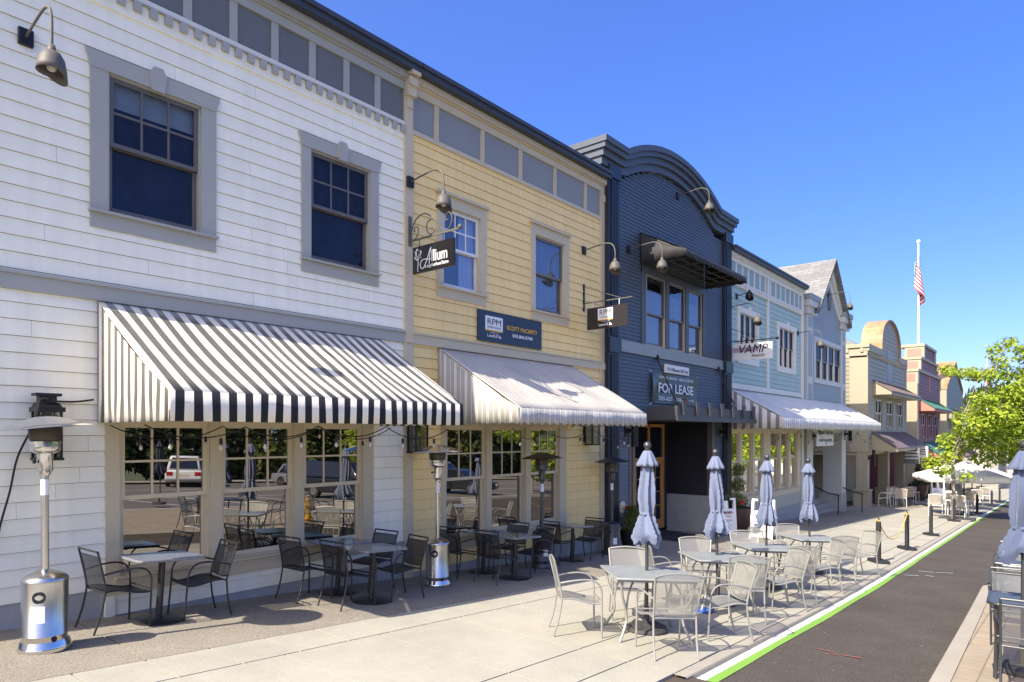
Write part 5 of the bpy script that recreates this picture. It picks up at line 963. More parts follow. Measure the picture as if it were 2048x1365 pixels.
BL = [(2.85, 8.06, 3, 'black mesh chair facing right beside the nearest steel heater'), (3.80, 8.08, 176, 'black mesh chair on the right of the small table under the first storefront window'),
 (5.28, 8.14, 4, 'black mesh chair on the left of the pushed back table under the white storefront'), (5.45, 7.40, 2, 'black mesh chair in the foreground left of the granite table near the white corner'),
 (6.45, 8.20, 186, 'black mesh chair right of the pushed back table, in front of the white corner siding'), (6.33, 7.40, 172, 'black mesh chair right of the foreground granite table, before the yellow corner'),
 (8.32, 8.16, 3, 'black mesh chair just right of the second steel heater against the yellow storefront'), (8.45, 7.40, 4, 'black mesh chair right beside the second steel heater at the front granite table'),
 (9.50, 7.44, 170, 'black mesh chair with a sunlit backrest in front of the dark heater'), (9.72, 8.20, 184, 'black mesh chair below the middle window of the yellow storefront'),
 (11.18, 8.12, 2, 'black mesh chair left of the last small table by the yellow wall'), (12.28, 8.10, 182, 'black mesh chair nearest the navy pilaster')]
for x, y, d, lab in BL: put(bc, u_, x, y, d, lab)
def pedestal(label, x, y, u, grp='small granite tables'):
    r = thing('pedestal_table', label, 'table', (0, 0, 0), grp); b = MB(); w2, d2 = .38, .31; rr = .06
    pl = [(sx * (w2 - rr) + rr * math.cos(a), sy * (d2 - rr) + rr * math.sin(a)) for sx, sy, a0 in ((1, 1, 0), (-1, 1, 90), (-1, -1, 180), (1, -1, 270)) for a in [R(a0 + k * 22.5) for k in range(5)]]
    b.prism(pl, lambda p, q, z: (p, q, z), .745, .712); b.build('table_top', M['granite'], r, bevel=.008)
    b = MB(); b.lathe([(.036, .02), (.036, .705)], (0, 0, 0), 20); b.bar((-.2, 0, .70), (.2, 0, .70), .05, .018); b.bar((0, -.2, .70), (0, .2, .70), .05, .018); b.build('pedestal', M['chairblk'], r)
    b = MB(); b.lathe([(.27, 0), (.27, .012), (.24, .024), (.05, .034), (.04, .05)], (0, 0, 0), 36); b.build('table_base', M['chairblk'], r); place(r, x, y, 0); return r
for x, y, lab in ((3.32, 8.06, 'granite pedestal table under the first storefront window, half in the sun'), (5.87, 8.20, 'granite pedestal table pushed back against the white storefront'), (5.87, 7.42, 'granite pedestal table in the foreground before the white corner siding'),
                  (9.02, 8.20, 'granite pedestal table pushed back against the yellow storefront'), (8.98, 7.44, 'granite pedestal table at the front of the yellow storefront'), (11.73, 8.12, 'granite pedestal table by the yellow wall near the navy pilaster')): pedestal(lab, x, y, None)
sc0 = black_chair(M['chairslv'], M['fabslv'], M['seatslv'], 'silver patio chairs', slit=False, arch=.035, wd=.285)
us = []; TB = [(7.338, 3.974), (9.70, 4.06), (11.833, 4.08), (14.35, 4.06)]
TN = ['first and nearest', 'second', 'third', 'fourth and farthest']; SD = [('at the left side of', 135, 315), ('on the far side of', 45, 225), ('at the near kerb side of', 225, 45), ('on the right side of', 315, 135)]
jit = [(0, 0), (.05, -6), (-.02, 5), (.04, 4), (.0, 8), (.06, -4), (-.04, -5), (.05, 6), (.02, 3), (.0, -7), (.05, 4), (.06, -3), (.04, 6), (.02, -4), (.0, 3), (.1, 8)]
for i, (tx, ty) in enumerate(TB):
    for k, (w_, pos, face) in enumerate(SD):
        dj, aj = jit[i * 4 + k]; rr = (.86, .86, .84, .86)[k] + dj; a = R(pos - 2)
        put(sc0, us, tx - .16 + rr * math.cos(a), ty - .09 + rr * math.sin(a), face - 2 + aj, 'silver mesh patio chair %s the %s umbrella table' % (w_, TN[i]))
def silver_table():
    r = thing('umbrella_table', '-', 'table', (0, 0, 0), 'silver umbrella tables'); h = .50; b = MB(); pl = [(sx * (h - .04) + .04 * math.cos(a), sy * (h - .04) + .04 * math.sin(a)) for sx, sy, a0 in ((1, 1, 0), (-1, 1, 90), (-1, -1, 180), (1, -1, 270)) for a in [R(a0 + k * 45) for k in range(3)]]
    b.prism(pl, lambda p, q, z: (p, q, z), .735, .712); b.build('table_top', M['tabslv'], r, bevel=.005)
    b = MB()
    for sx, sy in ((1, 0), (-1, 0), (0, 1), (0, -1)): b.bar((sx * (h - .06) - sy * (h - .06), sy * (h - .06) - sx * (h - .06), .698), (sx * (h - .06) + sy * (h - .06), sy * (h - .06) + sx * (h - .06), .698), .025, .026)
    b.build('apron_frame', M['chairslv'], r)
    for sx in (-1, 1):
        for sy in (-1, 1):
            b = MB(); D_ = lambda o, z: (sx * o, sy * o, z); b.tube(bez([D_(.43, .70), D_(.40, .52), D_(.34, .34), D_(.335, .2), D_(.42, .0)], 6), .0155); b.build('leg', M['chairslv'], r)
            b = MB(); b.tube(bez([D_(.16, .70), D_(.24, .66), D_(.31, .52), D_(.335, .34)], 6), .012); b.build('brace', M['chairslv'], r)
    return r
tb = None
for i, (tx, ty) in enumerate(TB):
    o = silver_table() if tb is None else copy_tree(tb); tb = tb or o; o['label'] = 'square silver patio table around the %s closed umbrella pole' % TN[i]; place(o, tx - .16, ty - .09, R(43))

# ------------------------------------------------------------------ umbrellas
def closed_umbrella(label, x, y, H=2.33, cloth=None, seed=0, tie=.62, flare=.20, botz=.47, fin=None, base=True, grp='closed market umbrellas', wd=1.0, dz=0):
    z0 = zg(x) + dz; r = thing('closed_umbrella', label, 'umbrella', (x, y, z0), grp); rn = random.Random(seed); o = (x, y, z0); ph = [rn.random() * 6.28 for _ in range(8)]; cloth = cloth or M['umb']
    b = MB(); b.lathe([(.021, .02), (.021, H - .10)], o, 12); b.build('pole', M['chairgry'], r)
    b = MB(); b.ball((x, y, z0 + H - .045), .047, 16, 10); b.lathe([(.03, H - .105), (.035, H - .09), (.025, H - .08)], o, 14); b.build('finial', fin or M['hammer'], r)
    n = 96
    def body_prof():
        T = H * (1 - .385 * 1); zt, zb = H - .24, H * botz; ztie = H * tie; out = []
        for i in range(41):
            z = zt + (zb - zt) * i / 40
            if z > ztie: t = (zt - z) / (zt - ztie); rr = .070 + .050 * math.sin(min(1, t * 1.35) * math.pi / 2) - .026 * max(0, (t - .6) / .4) ** 2; am = .16 + .13 * t
            else: t = (ztie - z) / (ztie - zb); rr = .094 + (flare - .094) * min(1, t / .75) ** .85 - (.035 * ((t - .75) / .25) if t > .75 else 0); am = .27 + .10 * t
            out.append((rr * wd, z, am))
        return out
    pr = body_prof(); m = len(pr)
    def fold(i, a):
        am = pr[i][2]; tw = a + .25 * math.sin(i * .11 + ph[0]); f = math.cos(8 * tw + ph[1]); f = 1 - 2 * abs(math.sin(4 * tw + ph[1] / 2 + .5 * math.sin(2 * a + ph[7]))) ** .8
        return 1 + am * f + .045 * am * math.cos(17 * tw + ph[2] + i * .05) + .16 * math.sin(2 * a + ph[3]) * (i / m) + .06 * math.sin(3 * a + ph[4] + i * .1)
    b = MB(); k0 = 0
    for i, (rr, z, am) in enumerate(pr):
        for j in range(n):
            a = 2 * math.pi * j / n; q = rr * fold(i, a); dzz = (-.02 * math.cos(8 * (a + .25 * math.sin(i * .11 + ph[0])) + ph[1]) - .05 * math.sin(2 * a + ph[5]) - .035 * math.sin(3 * a + ph[6])) * max(0, (i - 28) / 12); b.v.append((x + q * math.cos(a), y + q * math.sin(a), z0 + z + dzz))
    for i in range(m - 1):
        for j in range(n): b.f.append((i * n + j, i * n + (j + 1) % n, (i + 1) * n + (j + 1) % n, (i + 1) * n + j))
    b.build('canopy', cloth, r)
    b = MB(); b.lathe([(.04, H - .11), (.055, H - .13), (.085, H - .20), (.115, H - .265), (.145 * wd, H - .30)], o, 64, lambda i, a: 1 + .045 * i * math.cos(8 * a + ph[6]) * (i > 0), cap=False); b.build('top_vent', cloth, r, thick=.004)
    b = MB(); b.lathe([(.097 * wd, H * tie - .02), (.099 * wd, H * tie), (.097 * wd, H * tie + .02)], o, 48, lambda i, a: 1 + .05 * math.cos(8 * a + ph[1]), cap=False); b.build('tie_band', cloth, r, thick=.006)
    if base:
        b = MB(); b.lathe([(.25, 0), (.255, .03), (.235, .06), (.06, .075), (.035, .09), (.03, .30)], o, 32); 
        for k in range(6): a = k * math.pi / 3; b.bar((x + .06 * math.cos(a), y + .06 * math.sin(a), z0 + .066), (x + .235 * math.cos(a), y + .235 * math.sin(a), z0 + .06), .05, .02)
        b.build('umbrella_base', M['plate'], r)
    r.rotation_euler = (R(rn.uniform(-1, 1)), R(rn.uniform(-1, 1)), 0); return r
for i, (tx, ty) in enumerate(TB): closed_umbrella('closed pale blue umbrella through the %s silver table' % TN[i], tx, ty, (2.31, 2.33, 2.33, 2.33)[i], seed=i * 5 + 2, wd=.80, flare=.205, tie=(.62, .60, .63, .61)[i], botz=(.47, .455, .48, .465)[i])
rx, ry = 8.58, .37
closed_umbrella('closed denim blue umbrella at the right edge of the view', rx, ry, 2.37, M['umbdk'], 11, fin=M['rubber'], dz=.05, botz=.50, flare=.19, wd=.95)
sg = black_chair(M['chairgry'], M['fabgry'], M['fabgry'], 'gunmetal chairs on the paved bay', slit=True, wd=.26); ug = []
for x, y, d, lab in ((7.84, .28, 6, 'gunmetal mesh chair in the lower right corner, its back to the viewer'), (10.05, .50, 186, 'gunmetal mesh chair across the mesh table from the lower right chair'), (11.3, .55, 4, 'gunmetal mesh chair just behind the umbrella skirt at the right edge'), (14.6, .75, 176, 'gunmetal mesh chair farthest along the right kerb'), (8.7, -.55, 95, 'gunmetal mesh chair on the far right side of the mesh table')):
    o = put(sg, ug, x, y, d, lab); o.location.z += .05
r = thing('mesh_table', 'gunmetal mesh topped table farther along the brick paving behind the umbrella', 'table', (0, 0, 0)); b = MB(); w2, d2, rr = .48, .42, .10
pl = [(sx * (w2 - rr) + rr * math.cos(a), sy * (d2 - rr) + rr * math.sin(a)) for sx, sy, a0 in ((1, 1, 0), (-1, 1, 90), (-1, -1, 180), (1, -1, 270)) for a in [R(a0 + k * 22.5) for k in range(5)]]
b.prism(pl, lambda p, q, z: (p, q, z), .735, .725); b.build('table_top', meshfab('grey_mesh_top', (.10, .12, .15), .88), r); b = MB(); b.tube([(p[0], p[1], .728) for p in pl + pl[:2]], .016); b.build('rim', M['chairgry'], r)
for sx in (-1, 1):
    for sy in (-1, 1): b = MB(); b.tube(bez([(sx * .42, sy * .36, .72), (sx * .40, sy * .35, .4), (sx * .41, sy * .36, 0)], 4), .018); b.build('leg', M['chairgry'], r)
place(r, 12.6, .45, R(3), dz=.05)
r = thing('mesh_table', 'gunmetal mesh topped table around the right hand umbrella pole', 'table', (0, 0, 0)); b = MB(); b.prism(pl, lambda p, q, z: (p, q, z), .735, .725); b.build('table_top', MATS['grey_mesh_top'], r); b = MB(); b.tube([(p[0], p[1], .728) for p in pl + pl[:2]], .016); b.build('rim', M['chairgry'], r)
for sx in (-1, 1):
    for sy in (-1, 1): b = MB(); b.tube(bez([(sx * .42, sy * .36, .72), (sx * .40, sy * .35, .4), (sx * .41, sy * .36, 0)], 4), .018); b.build('leg', M['chairgry'], r)
place(r, 8.55, .23, R(3), dz=.05)

# ------------------------------------------------------------------ pavement things
def stanchion(label, x, y, loop=True, thin=False):
    r = thing('stanchion', label, 'bollard', (x, y, zg(x)), 'black delineator posts along the kerb'); o = (x, y, zg(x)); a = R(38); b = MB(); c, s = math.cos(a), math.sin(a); pl = [(.30, .10), (.20, .16), (-.20, .16), (-.30, .10), (-.30, -.10), (-.20, -.16), (.20, -.16), (.30, -.10)]
    b.prism([(p * c - q * s, p * s + q * c) for p, q in pl], lambda p, q, z: (x + p, y + q, o[2] + z), .06, 0); b.build('rubber_base', M['rubber'], r, bevel=.01)
    b = MB(); rr = .055; b.lathe([(rr, .06), (rr, .52), (rr + .004, .525), (rr + .004, .54), (rr, .545), (rr, .72), (rr + .005, .725), (rr + .005, .75), (rr, .755), (rr, .92), (rr - .012, .935), (rr - .02, .94)], o, 20); b.build('post', M['rubber'], r)
    b = MB(); b.tube([(x + .028 * math.cos(t) * c, y + .028 * math.cos(t) * s, o[2] + .985 + .035 * math.sin(t)) for t in [i * math.pi / 8 for i in range(17)]], .011, 6); b.lathe([(.03, .93), (.02, .96)], o, 10); b.build('loop_top', M['rubber'], r); return r
SP = [gp(1757, 1125), gp(1814, 1099), gp(1862, 1071), gp(1908, 1043)]
SN = ['nearest black delineator post beside the last silver chair', 'black delineator post with a yellow chain on its top, second along the kerb', 'slim looking black post without a chain, third along the kerb', 'black delineator post in front of the white chairs by the street tree']
for (x, y), lab in zip(SP, SN): stanchion(lab, x, y)
(xa, ya), (xb, yb) = SP[0], SP[1]; b = MB(); za, zb = zg(xa) + .96, zg(xb) + .96; b.tube([(xa + (xb - xa) * t, ya + (yb - ya) * t, za + (zb - za) * t - .55 * (1 - (2 * t - 1) ** 2)) for t in [i / 24 for i in range(25)]], .013, 6)
for xx, yy, zz in ((xa, ya, za), (xb, yb, zb)): b.tube([(xx - .03, yy - .03, zz - .01), (xx + .03, yy + .03, zz + .01)], .022, 6)
tag(b.build('plastic_chain', M['chain'], None, (xa, ya, za)), 'yellow plastic chain sagging between the first two black posts', 'chain')
def leaves(mb, c, r, n, size, rn, shell=.5, flat=0):
    for _ in range(n):
        while True:
            p = Vector((rn.uniform(-1, 1), rn.uniform(-1, 1), rn.uniform(-1, 1)))
            if p.length <= 1 and rn.random() < shell + (1 - shell) * p.length: break
        q = Vector(c) + Vector((p.x * r[0], p.y * r[1], p.z * r[2])); nn = (p + Vector((rn.uniform(-.9, .9), rn.uniform(-.9, .9), rn.uniform(-.3, 1.2) + flat))).normalized()
        a = nn.orthogonal().normalized(); a = Matrix.Rotation(rn.random() * 6.28, 3, nn) @ a; d = nn.cross(a); s = size * rn.uniform(.65, 1.3); f = nn * s * .18
        mb.poly(q - a * s, q - d * s * .55 - a * s * .1 + f, q + a * s + f * .3, q + d * s * .55 - a * s * .1 + f)
def pot(label, name, x, y, prof, m, cat='planter', extra=None, zoff=0):
    r = thing(name, label, cat, (x, y, zg(x) + zoff)); o = (x, y, zg(x) + zoff); b = MB(); b.lathe(prof, o, 36); b.build('pot', m, r); b = MB(); rt, ht = prof[-2][0], prof[-2][1]; b.lathe([(.001, ht - .04), (rt * .94, ht - .045)], o, 24, cap=False); b.build('soil', M['soil'], r); return r, o
rn = random.Random(5)
x, y = 14.35, 8.17; r, o = pot('round boxwood in a black pot by the navy pilaster', 'boxwood_planter', x, y, [(.17, 0), (.20, .05), (.26, .28), (.285, .46), (.29, .50), (.265, .50), (.262, .47)], M['potblk'])
b = MB(); leaves(b, (x, y, o[2] + .72), (.29, .29, .33), 1500, .028, rn, .35); leaves(b, (x + .05, y, o[2] + .92), (.16, .16, .2), 350, .028, rn, .4); b.build('foliage', M['leafbox'], r, smooth=False)
x, y = 20.75, 8.02; r, o = pot('two ball topiary with flowers in a large brown glazed pot', 'topiary_planter', x, y, [(.26, 0), (.32, .06), (.44, .45), (.475, .75), (.49, .80), (.45, .80), (.44, .76)], M['pot'])
b = MB(); b.tube([(x, y, o[2] + .7), (x - .01, y, o[2] + 1.9)], .018); b.build('stem', M['bark'], r)
b = MB(); leaves(b, (x - .1, y, o[2] + 1.02), (.33, .33, .26), 700, .035, rn, .35); leaves(b, (x, y, o[2] + 1.52), (.24, .24, .24), 650, .03, rn, .35); leaves(b, (x, y, o[2] + 1.98), (.19, .19, .21), 500, .03, rn, .35); b.build('foliage', M['leafbox'], r, smooth=False)
b = MB()
for i in range(46): a = rn.random() * 6.28; l = rn.uniform(.2, .5); b.bar((x + .3 * math.cos(a) * .8, y + .3 * math.sin(a) * .8, o[2] + .76), (x + (.3 + l * .5) * math.cos(a), y + (.3 + l * .5) * math.sin(a), o[2] + .76 + l * .7), .012, .003)
b.build('grass_blades', M['leafdark'], r, smooth=False)
b = MB()
for i in range(4): b.ball((x - .32 + rn.uniform(-.05, .05), y - .25 + rn.uniform(-.05, .05), o[2] + 1.0 + rn.uniform(-.05, .05)), .04, 8, 6)
b.build('flower', M['red'], r)
for x, y, lab in ((53.2, 8.0, 'tall conical shrub in a brown pot, left of the pair before the maroon building'), (58.0, 7.9, 'tall conical shrub in a brown pot, right of the pair before the maroon building')):
    r, o = pot(lab, 'shrub_planter', x, y, [(.32, 0), (.40, .08), (.55, .6), (.62, 1.05), (.64, 1.1), (.58, 1.1), (.56, 1.05)], M['pot']); b = MB()
    for k in range(7): leaves(b, (x, y, o[2] + 1.35 + k * .28), (.36 - k * .045, .36 - k * .045, .3), 130, .06, rn, .4)
    leaves(b, (x, y, o[2] + 1.15), (.6, .6, .2), 160, .07, rn, .4); b.build('foliage', M['leafdark'], r, smooth=False)
def aframe(label, x, y, yaw, m1, m2, h=1.0, w_=.6, spread=.42, txt=None):
    r = thing('a_frame_sign', label, 'sandwich board', (x, y, zg(x)), 'sandwich boards on the pavement'); o = Vector((x, y, zg(x))); c, s = math.cos(yaw), math.sin(yaw)
    P = lambda a, d, z: o + Vector((a * c - d * s, a * s + d * c, z))
    for sg_, m_ in ((-1, m1), (1, m2)):
        b = MB(); t = .03
        def Q(a, z, e=0): f = 1 - z / h; return P(a, sg_ * (spread * .5 * f + .018 + e), z)
        fr = [(-w_ / 2, .0, -w_ / 2 + .07, h), (w_ / 2 - .07, .0, w_ / 2, h), (-w_ / 2 + .07, .06, w_ / 2 - .07, .80), (-w_ / 2 + .07, h - .06, -w_ / 2 + .17, h), (w_ / 2 - .17, h - .06, w_ / 2 - .07, h), (-.07, .80, .07, h - .09)]
        for a0, z0, a1, z1 in fr: b.hexa([Q(a0, z0), Q(a1, z0), Q(a1, z0, -t), Q(a0, z0, -t), Q(a0, z1), Q(a1, z1), Q(a1, z1, -t), Q(a0, z1, -t)])
        b.build('sign_panel', m_ if m_ != 'slate' else M['signwhite'], r)
        if m_ == 'slate': b = MB(); b.poly(Q(-w_ / 2 + .05, .09, .004), Q(w_ / 2 - .05, .09, .004), Q(w_ / 2 - .05, .82, .004), Q(-w_ / 2 + .05, .82, .004)); b.build('chalk_face', M['slate_face'], r)
        if txt and sg_ == -1:
            ax = (Q(1, 0) - Q(0, 0)); ay = (Q(0, 1) - Q(0, 0)); txt(r, Q, ax, ay)
        elif sg_ == -1 or m_ == 'slate':
            for j in range(6): b = MB(); a0 = -w_ / 2 + .09; b.poly(Q(a0, .22 + j * .09, .006), Q(a0 + (.40, .25, .34, .2, .38, .3)[j], .22 + j * .09, .006), Q(a0 + (.40, .25, .34, .2, .38, .3)[j], .245 + j * .09, .006), Q(a0, .245 + j * .09, .006)); b.build('lettering', M['signwhite'] if m_ == 'slate' else M['txtgrey'], r)
    return r
M['slate_face'] = mat('slate_face', (.035, .06, .10), .6, var=.1)
def vtxt(r, Q, ax, ay):
    b = MB(); b.poly(Q(-.22, .66, .002), Q(.22, .66, .002), Q(.22, .71, .002), Q(-.22, .71, .002)); b.build('colour_band', mat('pink_band', (.62, .36, .34), .5, var=0), r)
    text('lettering', 'VAMP', M['signblack'], r, Q(-.15, .64, .004), ax, ay, .32, .11, shear=.25); text('lettering', 'beauty', M['signblack'], r, Q(.0, .56, .004), ax, ay, .17, .055, shear=.25)
    text('lettering', '1914 Willamette Falls Drive', M['txtgrey'], r, Q(-.18, .455, .004), ax, ay, .36, .03); text('lettering', 'Suite', M['txtgrey'], r, Q(.0, .405, .004), ax, ay, .09, .025)
    b = MB(); b.poly(Q(-.16, .325, .004), Q(-.10, .30, .004), Q(-.10, .35, .004)); b.poly(Q(-.10, .32, .004), Q(.14, .32, .004), Q(.14, .33, .004), Q(-.10, .33, .004)); b.build('arrow', M['signblack'], r)
    for j in range(3): b = MB(); b.poly(*[Q(-.18 + .018 * math.cos(i), .23 - j * .055 + .018 * math.sin(i), .004) for i in range(6)]); b.poly(Q(-.12, .225 - j * .055, .004), Q(.1 - j * .03, .225 - j * .055, .004), Q(.1 - j * .03, .238 - j * .055, .004), Q(-.12, .238 - j * .055, .004)); weld(b).build('lettering', M['txtgrey'], r)
aframe('white plastic sandwich board with black lettering and an arrow by the doorway', 19.72, 8.02, R(-45), M['signwhite'], M['signwhite'], 1.13, .62, .3, vtxt)
aframe('white framed sandwich board with a dark slate face behind the third umbrella', 19.95, 6.95, R(-86), M['signwhite'], 'slate', 1.15, .66, .62)
aframe('tall white sandwich board far along the pavement before the maroon building', 56.5, 7.3, R(-75), M['signwhite'], M['signwhite'], 1.5, .8, 1.3)
b = MB(); xs = [17.0, 17.7, 18.4, 19.1]; b.grid([[(x, 9.6, zg(x) + .012) for x in xs], [(x, 8.1, zg(x) + .012) for x in xs]]); tag(b.build('door_mat', M['matblk'], None, (18, 8.9, zg(18))), 'black door mat on the pavement before the recessed doorway', 'door mat')
x, z = fx(1243, YN), fp(1243, 1015, YN)[1]; r = thing('fire_connection', 'red capped fire hose connection on a round plate on the navy wall', 'fire connection', (x, YN, z)); b = MB(); b.lathe([(.15, 0), (.15, .012), (.06, .02), (.055, .13)], (0, 0, 0), 24); b.v = [(x + p[0], YN - .02 - p[2], z + p[1]) for p in b.v]; b.build('wall_plate', M['sashtan'], r)
for s in (-1, 1): b = MB(); b.tube([(x + s * .02, YN - .14, z), (x + s * .06, YN - .26, z)], .05, 14); b.tube([(x + s * .06, YN - .26, z), (x + s * .064, YN - .285, z)], .02, 8); b.build('cap', M['red'], r)
x, y = gp(1410, 1225); b = MB(); b.grid([[(x + i * .05 - .1, y + j * .05 - .1, zg(x) + .02 + .03 * math.sin(i * 2.2 + j) * math.cos(j * 1.7)) for i in range(6)] for j in range(6)]); tag(b.build('cloth', M['cloth'], None, (x, y, zg(x)), thick=.01), 'crumpled blue cloth on the pavement under the silver tables', 'cloth')
# string lights under the awnings, and the black cable on the white wall
def string(label, pts, hang):
    r = thing('string_lights', label, 'string lights', pts[0], 'string lights under the awnings'); b = MB(); full = []
    for p, q in zip(pts, pts[1:]):
        p, q = Vector(p), Vector(q)
        for i in range(12): t = i / 12; full.append(p.lerp(q, t) - Vector((0, 0, .17 * (p - q).length / 1.3 * (1 - (2 * t - 1) ** 2))))
    full.append(Vector(pts[-1])); b.tube(full, .007, 5); b.build('cable', M['black'], r)
    for k in range(3, len(full) - 1, hang):
        p = full[k]; b = MB(); b.lathe([(.012, -.03), (.017, -.045), (.018, -.10)], tuple(p), 10); s_ = b.build('socket', M['black'], r); b = MB(); b.lathe([(.010, -.10), (.018, -.12), (.021, -.135), (.014, -.155), (.004, -.162)], tuple(p), 12); b.build('bulb', M['bulb'], s_)
zz = EYE + .10
string('string of clear bulbs under the black and white awning', [(2.95, 7.5, zz), (3.75, 6.9, zz - .02), (4.7, 6.95, zz), (5.7, 6.9, zz), (6.9, 6.95, zz - .02)], 6); string('string of clear bulbs along the wall under the black and white awning', [(2.9, 8.3, zz), (4.2, 8.3, zz), (5.6, 8.25, zz), (6.95, 8.3, zz)], 7)
string('string of clear bulbs under the pinstriped awning', [(8.35, 6.95, zz), (9.6, 7.3, zz - .02), (10.8, 7.0, zz), (12.3, 6.95, zz), (13.7, 8.3, zz - .1)], 6); string('string of clear bulbs along the far striped awning', [(21.6, 7.3, zz), (23.5, 7.0, zz), (26, 7.1, zz), (29, 7.0, zz), (32, 7.1, zz), (35, 7.1, zz)], 5)
c0 = [fp(u, v, 8.55) for u, v in ((-12, 1110), (0, 1048), (18, 985), (34, 915), (48, 850), (60, 806), (72, 800), (110, 803), (150, 804), (186, 800))]
b = MB(); b.tube(bez([(a, 8.53 - (.3 if 3 < i < 7 else 0), c) for i, (a, c) in enumerate(c0)], 6), .011, 6); tag(b.build('power_cable', M['black'], None, (c0[0][0], 8.5, 0)), 'black cable looped over the wall lantern and down the white wall', 'cable')

# ------------------------------------------------------------------ flags, trees, far tables, hill
def flagpole(label, x, y, ztop, zbase, s, furl):
    r = thing('flagpole', label, 'flagpole', (x, y, zbase)); b = MB(); b.tube([(x, y, zbase), (x, y, ztop)], [.10 * s, .055 * s], 12); b.build('pole', M['vinyl'], r); b = MB(); b.ball((x, y, ztop + .12 * s), .14 * s, 12, 8); b.build('finial', M['signwhite'], r)
    fl = thing('flag', 'limp flag with red and white stripes hanging on ' + furl, 'flag', (x, y, ztop - 2 * s)); dx = Vector((SA, -CA, 0)); L, Hh = 2.3 * s, 2.2 * s; nS = 13; N_ = 26
    def FP(u, t):                                      # u along the fly, t down the hoist; the cloth hangs in folds
        off = dx * (s * (.12 + .62 * u * (.35 + .65 * t)) * math.cos(u * 7.5 + .4)) + Vector((CA, SA, 0)) * (.25 * s * math.sin(u * 9))
        return Vector((x, y, ztop - .9 * s)) + off - Vector((0, 0, t * Hh * (.75 + .1 * u) + u * 1.9 * s))
    for k in range(nS):
        b = MB(); u0 = .4 if k < 7 else 0; b.grid([[FP(u0 + (1 - u0) * i / N_, (k + e) / nS) for i in range(N_ + 1)] for e in (0, 1)]); b.build('stripe', M['flagr'] if k % 2 == 0 else M['flagw'], fl)
    b = MB(); b.grid([[FP(.4 * i / 8, 7 / nS * e) for i in range(9)] for e in (0, .5, 1)]); b.build('canton', M['flagb'], fl)
    for i in range(5):
        for j in range(4): b = MB(); b.ball(FP(.03 + .075 * i, (.05 + .12 * j)), .045 * s, 6, 4); b.build('star', M['flagw'], fl)
a_, b_, d_ = ray(1837, 487); t = 66 / a_; flagpole('tall white flagpole rising behind the maroon building', a_ * t, b_ * t, EYE + d_ * t, 5.5, 1.15, 'the tall pole behind the maroon building')
a_, b_, d_ = ray(1974, 722); t = 150 / a_; flagpole('distant flagpole glimpsed through the street tree', a_ * t, b_ * t, EYE + d_ * t, -4, 1.3, 'the distant pole behind the street tree')
def limbs(mb, pts, r0, r1): mb.tube(bez(pts, 5), [r0 + (r1 - r0) * i / (5 * (len(pts) - 1)) for i in range(5 * (len(pts) - 1) + 1)], 8)
def tree(name, label, x, y, trunk, clumps, lm, leaf, dens, seed, group=None, tr=.10, z0=None, shell=.5):
    rn = random.Random(seed); z0 = zg(x) if z0 is None else z0; r = thing(name, label, 'tree', (x, y, z0), group); b = MB(); limbs(b, [(x, y, z0 - .1), (x + .03, y, z0 + trunk * .5), (x, y + .03, z0 + trunk)], tr, tr * .75); top = (x, y + .03, z0 + trunk); hi = max(clumps, key=lambda c: c[2])
    limbs(b, [top, ((x + hi[0]) / 2, (y + hi[1]) / 2, (top[2] + hi[2]) / 2), hi[:3]], tr * .75, tr * .2); b.build('trunk', M['bark'], r)
    b = MB()
    hubs = []
    for c in clumps[::5]:
        j = (x, y, top[2] - .1 + max(0, c[2] - top[2]) * .25); m_ = (x * .55 + c[0] * .45 + rn.uniform(-.2, .2), y * .55 + c[1] * .45, j[2] * .45 + c[2] * .55 + .15); limbs(b, [j, ((j[0] + m_[0]) / 2, (j[1] + m_[1]) / 2, (j[2] + m_[2]) / 2 - .1), m_], tr * .34, tr * .14); hubs.append(m_)
    for c in clumps:
        m_ = min(hubs, key=lambda h: (h[0] - c[0]) ** 2 + (h[1] - c[1]) ** 2 + (h[2] - c[2]) ** 2); limbs(b, [m_, ((m_[0] + c[0]) / 2 + rn.uniform(-.2, .2), (m_[1] + c[1]) / 2, (m_[2] + c[2]) / 2 + rn.uniform(-.2, .2)), c[:3]], tr * .16, tr * .05)
    b.build('limbs', M['bark'], r)
    b = MB()
    for c in clumps: vol = c[3] * c[4] * c[5]; leaves(b, c[:3], c[3:6], int(dens * vol ** .8), leaf, rn, shell, .4)
    b.build('crown', lm, r, smooth=False); return r
